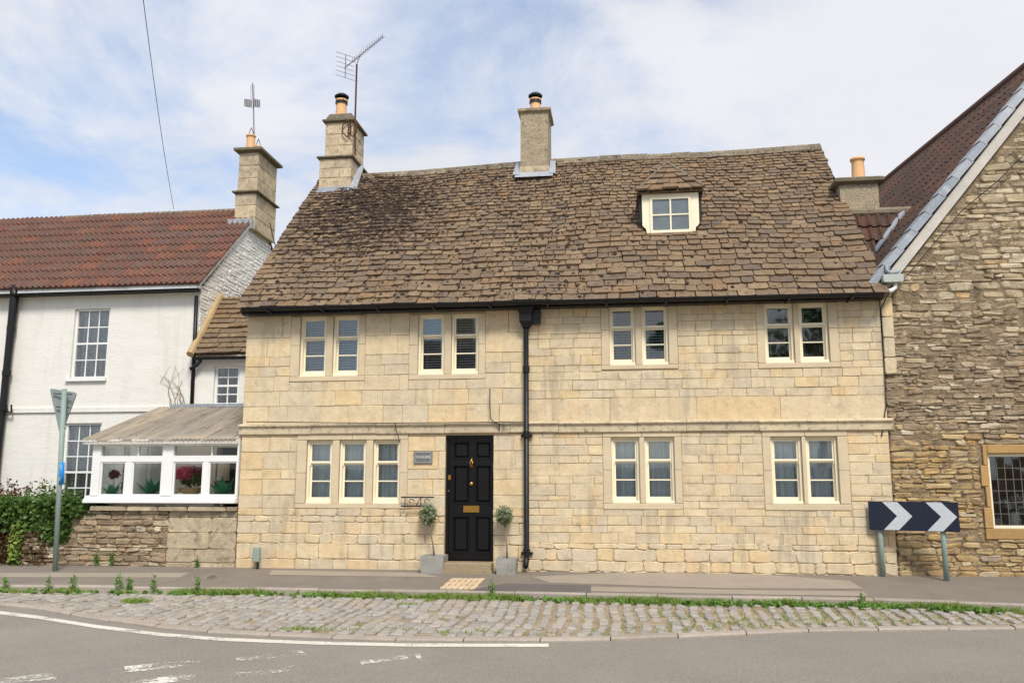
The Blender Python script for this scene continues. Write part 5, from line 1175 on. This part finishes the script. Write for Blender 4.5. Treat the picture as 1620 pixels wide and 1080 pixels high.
fc = onY(1606, 808, RY + 0.4); fv = thing('orchid_vase', 'white flowers in a vase inside the leaded window', 'flowers', (fc[0], RY + 0.45, RW[2]))
MB().box(gx0, gx1, RY + 0.125, RY + 0.7, RW[2] - 0.0, RW[2] + 0.02).build('window_board', 'wood', win); MB().lathe([(0.05, 0.02), (0.08, 0.1), (0.05, 0.2), (0.06, 0.23)], (fc[0], RY + 0.4, RW[2]), 12).build('vase', 'ceramic', fv, smooth=True)
leaves((fc[0], RY + 0.35, fc[2] + 0.12), (0.28, 0.08, 0.1), 160, 0.04).build('bloom', 'flower_white', fv)
# steep roof of rolled tiles; its ridge runs back a little to the left
dirb = np.array([-0.13, 1.0, 0.0]); dirb /= np.linalg.norm(dirb)
up_ = np.array([AP[0] - EV[0], 0, AP[2] - EV[2]]); up_ /= np.linalg.norm(up_)
nR = np.cross(up_, dirb); nR = nR if nR[2] > 0 else -nR; nR /= np.linalg.norm(nR)
usR = np.cross(nR, -dirb) if np.cross(nR, -dirb)[2] > 0 else np.cross(-dirb, nR); usR /= np.linalg.norm(usR)
E0 = np.array(EV) + nR * 0.06 - up_ * 0.25 + np.array([0, -0.12, 0]); BL = 9.5
slen = np.linalg.norm(AP - EV) + 0.25
A0 = E0 + up_ * slen
rr2 = MB().add([E0, E0 + dirb * BL, A0 + dirb * BL, A0, E0 + np.array([2 * (AP[0] - E0[0]), 0, 0]), E0 + np.array([2 * (AP[0] - E0[0]), 0, 0]) + dirb * BL], [(0, 3, 2, 1), (3, 4, 5, 2)]).build('roof', 'dark_tile', rh)
TD = tile_mesh('roof_tile', 0.345, 0.42, 0.012, 2, 'dark_tile', 0.014, 0.03)
gR = 0.335; wR = 0.335; nS = int(slen / gR) + 1
o0 = E0 + nR * 0.012
def keepR(p):
    rel = p - E0; s = np.dot(rel, up_) ; d = p - E0
    y = d[1] - np.dot(d, up_) * 0.0; return 0.24 < y + 0.06 and y < BL and p[2] < A0[2] + 0.02
# tiles run with their x axis along -dirb so that x cross up-slope points out of the roof
uxR = -dirb if np.dot(np.cross(-dirb, usR), nR) > 0 else dirb
nX = int(BL / wR) + 4
st_ = o0 + dirb * (nX - 3) * wR if np.dot(uxR, dirb) < 0 else o0 - dirb * 3 * wR
tiled(rr2, st_, uxR, usR, nX, nS, wR, gR, TD, keepR)
m = MB().tube([A0 + np.array([0, 0, 0.04]), A0 + dirb * BL + np.array([0, 0, 0.04])], 0.10, 8); m.build('ridge_tile', 'dark_tile', rr2)
# lead verge in lapped sheets, barge board under it
nL = 15; vs0 = np.array(EV) + np.array([0.0, -0.10, 0.0])
for i in range(nL):
    a, b = slen * i / nL - 0.2, slen * (i + 1.06) / nL - 0.2
    p, q = vs0 + up_ * a + nR * (0.185 + 0.012), vs0 + up_ * b + nR * 0.180
    w = dirb * 0.24; dn = -nR * 0.11 + np.array([0, -0.03, 0])
    V = [p + w, q + w, q, p, p + dn, q + dn]
    MB().add(V, [(3, 2, 1, 0), (4, 5, 2, 3)]).build('lead_sheet', 'lead', rr2, origin=p)
pB = vs0 + np.array([0, 0.02, 0]) - nR * 0.10 - up_ * 0.15
MB().prism([pB, pB + nR * 0.15, pB + nR * 0.15 + up_ * slen, pB + up_ * slen], (0, 0.04, 0)).build('barge_board', 'grey_board', rh)
# eaves corner: grey hopper box, curved lead, white outlet pipe
h0, h1 = onY(1397, 447, -0.16), onY(1428, 434, -0.16)
hb = MB().prism([(h0[0], -0.2, h1[2]), (h0[0], -0.2, h0[2] + 0.02), (h0[0] + 0.02, -0.2, h0[2]), (h1[0] - 0.02, -0.2, h0[2]), (h1[0], -0.2, h0[2] + 0.02), (h1[0], -0.2, h1[2])], (0, 0.2, 0)).build('hopper_box', 'plastic', rh)
MB().tube([onY(1417, 447, -0.12), onY(1416, 455, -0.12), onY(1411, 459, -0.13), onY(1393, 465, -0.24)], 0.034, 10).build('outlet_pipe', 'white_paint', hb, smooth=True)
gp = [onY(1402, 418, -0.1), onY(1403, 428, -0.12), onY(1409, 432, -0.14), onY(1420, 430, -0.14), onY(1424, 427, -0.13)]
MB().tube(gp, [0.02, 0.03, 0.035, 0.03, 0.02], 8).build('gutter_end', 'lead', hb, smooth=True)
cable('cable', [(1395, 690), (1402, 640), (1398, 560), (1394, 490), (1402, 470), (1440, 430), (1520, 335), (1580, 285), (1640, 225)], -0.03, 0.008, 'black cable climbing the joint and verge of the rubble gable')
# small dark tiled roof between the two houses, meeting the big roof in a lead valley
vb, vt = onP(1384, 414, E0, nR), onP(1438, 338, E0, nR)
lsl = np.array([0, vt[1] - vb[1], vt[2] - vb[2]]); sl_len = np.linalg.norm(lsl); lsu = lsl / sl_len
br_ = thing('linking_roof', 'small dark tiled roof filling the gap between the stone and rubble houses', 'roof', (vb[0], vb[1], 0.0))
xl = vb[0] - 2.6
b0_ = np.array([xl, vb[1], vb[2]]) - lsu * 1.0
deck = MB().add([b0_, (vb[0] + 0.3, b0_[1], b0_[2]), vt, (xl, vt[1], vt[2])], [(0, 1, 2, 3)]).build('deck', 'dark_tile', br_)
MB().box(xl, vb[0] + 0.2, b0_[1] + 0.25, b0_[1] + 0.45, -0.1, b0_[2] - 0.02).build('wall', 'rubble_mortar', br_)
nl_ = np.cross([1, 0, 0], lsu)
def keepL(p):
    s = np.dot(p - np.array(vb), lsu); xv = vb[0] + (vt[0] - vb[0]) * s / sl_len; return p[0] < xv - 0.02
rows_l = 7; gl_ = (sl_len + 1.0) / rows_l
TL = tile_mesh('roof_tile', 0.34, gl_ * 1.2, 0.012, 2, 'dark_tile')
tiled(deck, b0_ + nl_ * 0.02, (1, 0, 0), lsu, 12, rows_l, 0.33, gl_, TL, keepL)
MB().tube([(xl, vt[1], vt[2] + 0.04), (vt[0] + 0.1, vt[1], vt[2] + 0.04)], 0.09, 10).build('ridge_tile', 'ridge', br_)
MB().tube([np.array(vb) + nR * 0.085 - np.array([0.015, 0.02, 0]), (np.array(vb) + np.array(vt)) / 2 + nR * 0.09 - np.array([0.015, 0.02, 0]), np.array(vt) + nR * 0.085 - np.array([0.015, 0.02, 0])], 0.05, 8).build('valley_flashing', 'lead', br_, smooth=True)
yc_ = vt[1] + 0.05; a_, b_2 = onY(1330, 320, yc_)[0], onY(1391, 320, yc_)[0]; zc0, zc1 = vt[2] - 0.6, onY(1360, 292, yc_)[2]
rc_ = thing('render_chimney', 'squat rendered chimney with a single buff pot behind the linking roof', 'chimney', ((a_ + b_2) / 2, yc_, zc0))
MB().box(a_, b_2, yc_, yc_ + 1.3, zc0, zc1).build('stack', 'render', rc_)
ledge(rc_, a_, b_2, yc_, yc_ + 1.3, zc1, zc1 + 0.13, 0.09, 'lichen_cap', 'cap')
pot_with_cowl((onY(1360, 270, yc_ + 0.3)[0], yc_ + 0.4, zc1 + 0.11), 0.12, onY(1360, 251, yc_ + 0.4)[2] - zc1 - 0.11, rc_, False)

# ================================================================== STREET THINGS
# chevron board on two posts
pl, pr2 = onZ(1397, 912, 0.085), onZ(1498, 919, 0.07)
if pl[1] > -0.06: pl[1] = -0.10
pr2[1] = min(pr2[1], -0.12)
ch = thing('chevron_sign', 'dark navy bend sign with two pale grey chevrons on two posts', 'road sign', (pl[0], pl[1], 0.08))
base = np.array([pl[0], pl[1]]); dv = np.array([pr2[0] - pl[0], pr2[1] - pl[1]]); ln_ = np.linalg.norm(dv); dv /= ln_; nv = np.array([dv[1], -dv[0]])
zc = 0.5 * (onP(1445, 815, (pl[0], pl[1], 0), np.array([nv[0], nv[1], 0]))[2]); 
ctr = onP(1445, 816, (pl[0], pl[1], 0), np.array([nv[0], nv[1], 0.0]))
hl_ = np.linalg.norm((onP(1516, 816, (pl[0], pl[1], 0), np.array([nv[0], nv[1], 0.0])) - onP(1374, 816, (pl[0], pl[1], 0), np.array([nv[0], nv[1], 0.0])))[:2]) / 2
hh_ = (onP(1445, 793, (pl[0], pl[1], 0), np.array([nv[0], nv[1], 0.0]))[2] - onP(1445, 839, (pl[0], pl[1], 0), np.array([nv[0], nv[1], 0.0]))[2]) / 2
def sg(u, z, w): return (ctr[0] + dv[0] * u + nv[0] * w, ctr[1] + dv[1] * u + nv[1] * w, ctr[2] + z)
def sboard(poly, w0, w1, nm, mat):
    n = len(poly); V = [sg(u, z, w1) for u, z in poly] + [sg(u, z, w0) for u, z in poly]
    return MB().add(V, [tuple(range(n)), tuple(range(n, 2 * n))[::-1]] + [(n + i, n + (i + 1) % n, (i + 1) % n, i) for i in range(n)]).build(nm, mat, ch)
sboard([(-hl_, -hh_), (hl_, -hh_), (hl_, hh_), (-hl_, hh_)], 0.05, 0.065, 'board', 'navy')
for c0 in (-0.67, 0.30):
    c0 = c0 * hl_; w = 0.34 * hl_; pt = 0.32 * hl_; e = hh_ - 0.006
    sboard([(c0 + 0.0, -e), (c0 + w, -e), (c0 + w + pt, 0), (c0 + w, e), (c0, e), (c0 + pt, 0)] if c0 < 0 else [(c0, -e), (c0 + w, -e), (min(c0 + w + pt, hl_ - 0.006), 0), (c0 + w, e), (c0, e), (c0 + pt, 0)], 0.066, 0.068, 'chevron', 'chev')
for P in (pl, pr2):
    u = np.dot(np.array([P[0], P[1]]) - np.array([ctr[0], ctr[1]]), dv)
    MB().tube([(P[0], P[1], 0.0), (P[0], P[1], ctr[2] + hh_ * 0.92)], 0.038, 14).build('post', 'galv', ch, smooth=True)
    for z in (-0.5, 0.5): MB().tube([sg(u - 0.07, z * hh_, 0.045), sg(u + 0.07, z * hh_, 0.045)], 0.012, 6).build('clip', 'steel', ch)
# give-way sign seen from behind
pb = onZ(87.5, 900, 0.09); pb[1] = min(pb[1], -0.12)
YS = pb[1]
top = onY(102, 615, YS); base_ = onY(87.5, 897, YS)
gs = thing('give_way_sign', 'grey back of a triangular road sign on a leaning pole by the hedge', 'road sign', base_)
MB().tube([base_ - np.array([0, 0, 0.1]), top], 0.040, 14).build('post', 'galv', gs, smooth=True)
T1, T2, T3 = onY(79, 614, YS + 0.06), onY(122, 621, YS + 0.20), onY(96, 690, YS + 0.10)
sd_ = np.array([0.0, 0.012, 0.0])
tri = [np.array(T1), np.array(T2), np.array(T3)]
cen = sum(tri) / 3; ringt = []
for i in range(3):
    a, b, c = tri[i - 1], tri[i], tri[(i + 1) % 3]
    for k in (0.0, 0.5, 1.0):
        p0 = b + (a - b) * 0.08; p1 = b + (c - b) * 0.08; ringt.append((1 - k) ** 2 * p0 + 2 * k * (1 - k) * b + k * k * p1)
n = len(ringt); MB().add([p + sd_ for p in ringt] + [p - sd_ for p in ringt], [tuple(range(n))[::-1], tuple(range(n, 2 * n))] + [(i, (i + 1) % n, n + (i + 1) % n, n + i) for i in range(n)]).build('plate', 'sign_back', gs)
for y in (622, 643, 676):
    hw = (688 - y) / 73 * 18 + 2; a, b = onY(99 - hw * 0.8, y, YS + 0.035), onY(101 + hw * 0.7, y + 1.5, YS + 0.06)
    MB().tube([a, b], 0.012, 6).build('brace', 'steel', gs)
s0, s1 = onY(98, 731, YS), onY(96.5, 766, YS)
MB().tube([s0, s1], 0.0425, 14).build('sticker_band', 'blue', gs, smooth=True)
for y in (737, 757):
    c_ = onY(98 - (y - 731) * 0.043, y, YS); MB().lathe([(0.043, -0.03), (0.0436, 0.0), (0.043, 0.03)], c_, 14).build('sticker_mark', 'letter', gs) if False else MB().tube([c_ + np.array([-0.008, -0.0405, -0.03]), c_ + np.array([0.008, -0.0405, 0.03])], 0.006, 6).build('sticker_mark', 'letter', gs)
# planters with standard olive trees
def planter(px0, px1, py0, py1, tpx, tpy, tr, label):
    Yp = -0.36 if px0 < 700 else -0.36
    c = onY((px0 + px1) / 2, py1, Yp); hw = (onY(px1, py1, Yp)[0] - onY(px0, py1, Yp)[0]) / 2; x = c[0]; z0 = pave_z(x, Yp); z1 = onY((px0 + px1) / 2, py0, Yp)[2]; yc = Yp + hw
    o = thing('planter', label, 'planter', (x, yc, z0), 'planters beside the front door')
    m = MB(); V = []
    for q, z in ((hw * 0.93, z0), (hw, z1 - 0.05), (hw, z1), (hw - 0.035, z1), (hw - 0.04, z1 - 0.06)): V += [(x - q, yc - q, z), (x + q, yc - q, z), (x + q, yc + q, z), (x - q, yc + q, z)]
    m.add(V, [(3, 2, 1, 0)] + [(k * 4 + i, k * 4 + (i + 1) % 4, k * 4 + 4 + (i + 1) % 4, k * 4 + 4 + i) for k in range(4) for i in range(4)]); m.build('pot', 'planter', o)
    MB().add([(x - hw + 0.04, yc - hw + 0.04, z1 - 0.05), (x + hw - 0.04, yc - hw + 0.04, z1 - 0.05), (x + hw - 0.04, yc + hw - 0.04, z1 - 0.04), (x - hw + 0.04, yc + hw - 0.04, z1 - 0.04)], [(0, 1, 2, 3)]).build('soil', 'soil', o)
    tc_ = onY(tpx, tpy, yc); r = tr
    t = thing('olive_tree', 'clipped ball olive tree growing in the ' + ('left' if px0 < 700 else 'right') + ' planter by the door', 'tree', (x, yc, z1 - 0.05), 'olive standards beside the front door')
    pts = [(x, yc, z1 - 0.06), (x * 0.75 + tc_[0] * 0.25 + 0.006, yc, z1 * 0.75 + tc_[2] * 0.25), ((x + tc_[0]) / 2 - 0.004, yc, (z1 + tc_[2]) / 2), (tc_[0], yc, tc_[2] - r * 0.6), (tc_[0], yc, tc_[2])]
    MB().tube(pts, [0.016, 0.013, 0.012, 0.011, 0.006], 7).build('trunk', 'bark', t, smooth=True)
    m = MB()
    for k in range(9):
        d = rng.normal(size=3); d[2] = abs(d[2]) * 0.6 + 0.1; d /= np.linalg.norm(d); m.tube([(tc_[0], yc, tc_[2] - r * 0.5), np.array([tc_[0], yc, tc_[2] - r * 0.2]) + d * r * 0.8], [0.006, 0.002], 5)
    m.build('branch', 'bark', t)
    lv = leaves(tc_, (r * 1.02, r * 0.95, r * 0.98), 620, 0.040, 0.6, 0.1); lv2 = leaves((tc_[0], yc, tc_[2] - r * 0.55), (r * 0.5, r * 0.5, r * 0.6), 110, 0.03, 0.75, 0.3); lv.add(lv2.v, lv2.f); lv.build('crown', 'olive', t)
planter(664, 701, 879, 909, 677.5, 814, 0.15, 'square grey planter left of the black front door')
planter(784, 816, 883, 913, 798, 815, 0.145, 'square grey planter right of the black front door')
# overhead wire
wA, wB = onY(275, 331, WRY), onY(219, -60, -4.0)
mid = [wA + (wB - wA) * t - np.array([0, 0, 0.16 * math.sin(math.pi * t)]) for t in np.linspace(0, 1, 16)]
tag(MB().tube(mid, 0.0055, 5).build('overhead_wire', 'wire'), 'thin dark wire rising from the white house roof into the sky', 'wire')
cable('cable', [(427, 352), (431, 372), (438, 398)], WRY - 0.2, 0.012, 'dark cable running down behind the white gable from its chimney')
# creeper on the white wall
m = MB()
for k in range(9):
    x0, y0 = U(268, 300), 645; pts = [onY(x0 + i * U(-6, 2), y0 - i * U(8, 18), WY - 0.02) for i in range(5)]; m.tube(pts, [0.006, 0.005, 0.004, 0.003, 0.002], 4)
tag(m.build('bare_creeper', 'bark'), 'bare creeper stems on the white wall above the conservatory roof', 'creeper')

# ================================================================== ACROSS THE STREET (mirrored in the window panes)
fw_ = MB(); 
for i in range(60): fw_.box(-30 + i * 1.0 + 0.004, -29 + i * 1.0 - 0.004, -24.5 + U(-0.01, 0.01), -24.1 + U(-0.01, 0.01), -0.34, 2.1 + U(-0.03, 0.03))  # unseen wall, added to keep bright reflections off the lower panes
tag(fw_.build('added_far_wall', 'rubble'), 'long stone wall across the street, unseen and added to darken reflections in the lower window panes', 'wall')
def far_tree(x, y, h, r, label):
    t = thing('broad_tree', label, 'tree', (x, y, -0.3), 'trees across the street'); m = MB()
    m.tube([(x, y, -0.35), (x + 0.1, y, h * 0.3), (x, y, h * 0.7)], [0.3, 0.2, 0.08], 9)
    m.build('trunk', 'bark', t, smooth=True); q = MB()
    for k in range(14):
        d = rng.normal(size=3); d /= np.linalg.norm(d); c_ = (x + d[0] * r * 0.7, y + d[1] * r * 0.6, h * 0.68 + d[2] * h * 0.24); l_ = leaves(c_, (r * 0.45, r * 0.45, r * 0.4), 260, 0.2, 1.3, 0.3); q.add(l_.v, l_.f)
    q.build('crown', 'leaf', t)
far_tree(9.6, -31, 12.5, 4.0, 'broad leafy tree across the street mirrored in the upper right window')
far_tree(2.6, -29, 11.0, 1.9, 'slim leafy tree across the street mirrored in the third upper window')
fh = thing('facing_house', 'house across the street mirrored dark in the second upper window', 'house', (-9.5, -31, -0.3))
MB().box(-12.5, -6.9, -34, -29, -0.34, 6.4).build('wall', 'ashlar', fh)
rf_ = MB().prism([(-12.7, -28.8, 6.3), (-12.7, -31.5, 9.0), (-12.7, -34.2, 6.3)], (6.0, 0, 0)).build('roof', 'slate', fh); MB().box(-8.9, -7.9, -32, -31, 8.3, 10.6).build('chimney', 'chimney', rf_)
# ================================================================== PLANTING
hg = thing('hedge', 'clipped green ivy hedge on the wall at the left edge', 'hedge', (-10.6, 0.0, 0.1))
hzt = onY(40, 792, -0.1)[2]; hx1 = onY(140, 800, -0.1)[0]
MB().box(-13.2, hx1 - 0.75, 0.22, 0.65, 0.1, hzt - 0.18).build('inner_stems', 'red_leaf', hg)
H = leaves((-11.4, 0.30, (hzt + 0.60) / 2 + 0.05), (1.9, 0.44, (hzt - 0.62) / 2 + 0.02), 20000, 0.042, 1.5, 0.5, True)
q = leaves((hx1 - 0.35, 0.14, hzt - 0.14), (0.50, 0.28, 0.18), 1600, 0.05, 1.4); H.add(q.v, q.f)
q = leaves((hx1 - 0.62, 0.08, hzt - 0.45), (0.36, 0.24, 0.34), 1500, 0.05, 1.4); H.add(q.v, q.f)
H.build('foliage', 'leaf', hg)
rs = leaves((-11.5, 0.06, 0.36), (2.0, 0.22, 0.28), 5000, 0.04, 1.0, 0.5, True); rs.build('dead_foliage', 'red_leaf', hg)
yl = leaves((-10.02, -0.12, 0.45), (0.13, 0.1, 0.42), 240, 0.05, 1.2, 0.3); yl.build('yellow_shoot', 'grass', hg)
sb = thing('russet_shrub', 'russet and green shrub rising behind the hedge', 'shrub', (-11.0, 1.0, 0.1))
zs2 = onY(60, 782, 1.0)[2]
MB().tube([(-11.0, 1.0, 0.1), (-11.0, 1.0, zs2)], [0.05, 0.02], 6).build('trunk', 'bark', sb)
L_ = leaves((-11.4, 1.0, zs2 - 0.28), (1.3, 0.5, 0.42), 2400, 0.045, 1.0, 0.2)
for k in range(26):
    u = U(-12.6, -9.9); zt2 = zs2 + U(-0.1, 0.32); L_.tube([(u, 1.0, zs2 - 0.4), (u + U(-0.1, 0.1), 1.0, zt2)], [0.006, 0.002], 4); q = leaves((u, 1.0, zt2 - 0.08), (0.06, 0.06, 0.14), 22, 0.035); L_.add(q.v, q.f)
L_.build('crown', 'red_leaf', sb)
q = leaves((-10.2, 0.95, zs2 - 0.25), (0.75, 0.35, 0.5), 1300, 0.045, 1.0, 0.2); q.build('crown', 'leaf', sb)
q = leaves((-10.0, 0.75, zs2 - 0.18), (0.4, 0.2, 0.14), 60, 0.03); q.build('blossom', 'flower_white', sb)
# grass along the pavement kerb and in the joints
def blades(m, x, y, z, n, h, spread):
    V, Fc = [], []
    for k in range(n):
        a = U(0, 6.28); bx, by = x + U(-spread, spread), y + U(-spread, spread) * 0.6; L = h * U(0.5, 1.2); lean = U(0.1, 0.7) * L; w = U(0.003, 0.006)
        dx, dy = math.cos(a), math.sin(a); o = len(V)
        V += [(bx - dy * w, by + dx * w, z), (bx + dy * w, by - dx * w, z), (bx + dx * lean * 0.4 + dy * w * 0.7, by + dy * lean * 0.4 - dx * w * 0.7, z + L * 0.6), (bx + dx * lean, by + dy * lean, z + L)]
        Fc += [(o, o + 1, o + 2), (o, o + 2, o + 3)]
    m.add(V, Fc)
G = MB()
x = -9.6
while x < 6.4:
    k = yat(kerbP, x); dens = 0.5 + 0.6 * math.sin(x * 2.7 + 1.0) * math.sin(x * 0.63 + 2) + 0.3 * math.sin(x * 7.1) + (0.4 if x > -6.3 else 0.0)
    if dens > 0.28:
        hgt = 0.05 + 0.05 * min(1.2, dens)
        blades(G, x, k - U(0.03, 0.16) * (1.25 if -4 < x < 1 else 0.8), -0.11, int(7 + 12 * dens), hgt, 0.05)
        if -4 < x < 0.5: blades(G, x, k - U(0.1, 0.28), -0.11, 6, hgt * 0.8, 0.05)
    x += 0.028
for i in range(520):
    x = random.choice([U(0.2, 6), U(0.6, 3.2), U(-3.5, 0.5)]); y = U(yat(kerbR, x) + 0.06, yat(kerbP, x) - 0.05)
    if x < 0.3 and y > yat(kerbR, x) + 0.45: continue
    blades(G, x, y, -0.125, 9, 0.028, 0.04)
c = onZ(215, 952, -0.11)
for k in range(60): blades(G, c[0] + random.gauss(0, 0.12), c[1] + random.gauss(0, 0.05), -0.115, 8, 0.06, 0.03)
c = onZ(650, 958, -0.11)
for k in range(30): blades(G, c[0] + random.gauss(0, 0.08), c[1] + random.gauss(0, 0.04), -0.115, 8, 0.05, 0.03)
c = onZ(482, 996, -0.13)
for k in range(30): blades(G, c[0] + random.gauss(0, 0.12), c[1] + random.gauss(0, 0.04), -0.125, 7, 0.035, 0.03)
go = G.build('grass', 'grass', None, kind='stuff'); tag(go, 'green grass growing along the kerb and between the cobbles', 'grass')
broad = MB()
for i in range(420):
    x = U(-4.2, 4.4) if random.random() < 0.8 else U(-9, -4); k = yat(kerbP, x)
    q = leaves((x, k - U(0.02, 0.22), -0.07), (0.05, 0.05, 0.035), 7, 0.035, 1.3, 0.2); broad.add(q.v, q.f)
bo = broad.build('broad_leaf_weeds', 'weed', None, kind='stuff'); bo.name = 'ground_weeds'; tag(bo, 'low broad-leaved weeds among the kerb grass', 'weeds')
def weed(px_, py_top, py_base, label, at=None):
    b = at
    if b is None:
        b = onZ(px_, py_base, 0.0); b[1] = yat(kerbP, b[0]) - U(0.04, 0.08); b[0] = onY(px_, py_base, b[1])[0]; b[2] = -0.11
    zt = onY(px_, py_top, b[1])[2]
    o = thing('tall_weed', label, 'weed', b, 'tall weeds along the pavement edge'); hgt = max(0.15, zt - b[2])
    MB().tube([b, (b[0] + U(-0.02, 0.02), b[1], b[2] + hgt)], [0.006, 0.003], 5).build('stem', 'weed', o)
    q = leaves((b[0], b[1], b[2] + hgt * 0.55), (0.025 + hgt * 0.10, 0.025 + hgt * 0.1, hgt * 0.52), int(26 + 90 * hgt), 0.045, 0.45, 0.05); q.build('leaf', 'weed', o)
for a in ((8, 911, 929, 'upright weed on the kerb at the left edge of the picture'), (76, 910, 929, 'pale feathery weed on the kerb below the leaning sign post'), (115, 909, 930, 'narrow upright weed on the kerb right of the leaning sign post'),
          (188, 904, 930, 'tallest bushy weed on the kerb before the rubble wall'), (204, 912, 931, 'short weed next to the tallest kerb weed'), (242, 911, 930, 'upright weed on the kerb left of the access cover'),
          (312, 912, 930, 'slim weed on the kerb just below the access cover'), (778, 918, 940, 'weed sprouting from the kerb right of the door tiles'), (1364, 938, 951, 'small weed on the kerb left of the chevron sign posts')):
    weed(*a)
for t, lab in ((152, 'leafy weed at the foot of the rubble wall, left one'), (176, 'leafy weed at the foot of the rubble wall, right one'), (312, 'small weed at the foot of the grey ashlar wall')):
    p = onY(t, 893, -0.07); p[2] = pave_z(p[0], -0.07); weed(t, 874 if t < 300 else 887, 895, lab, p)
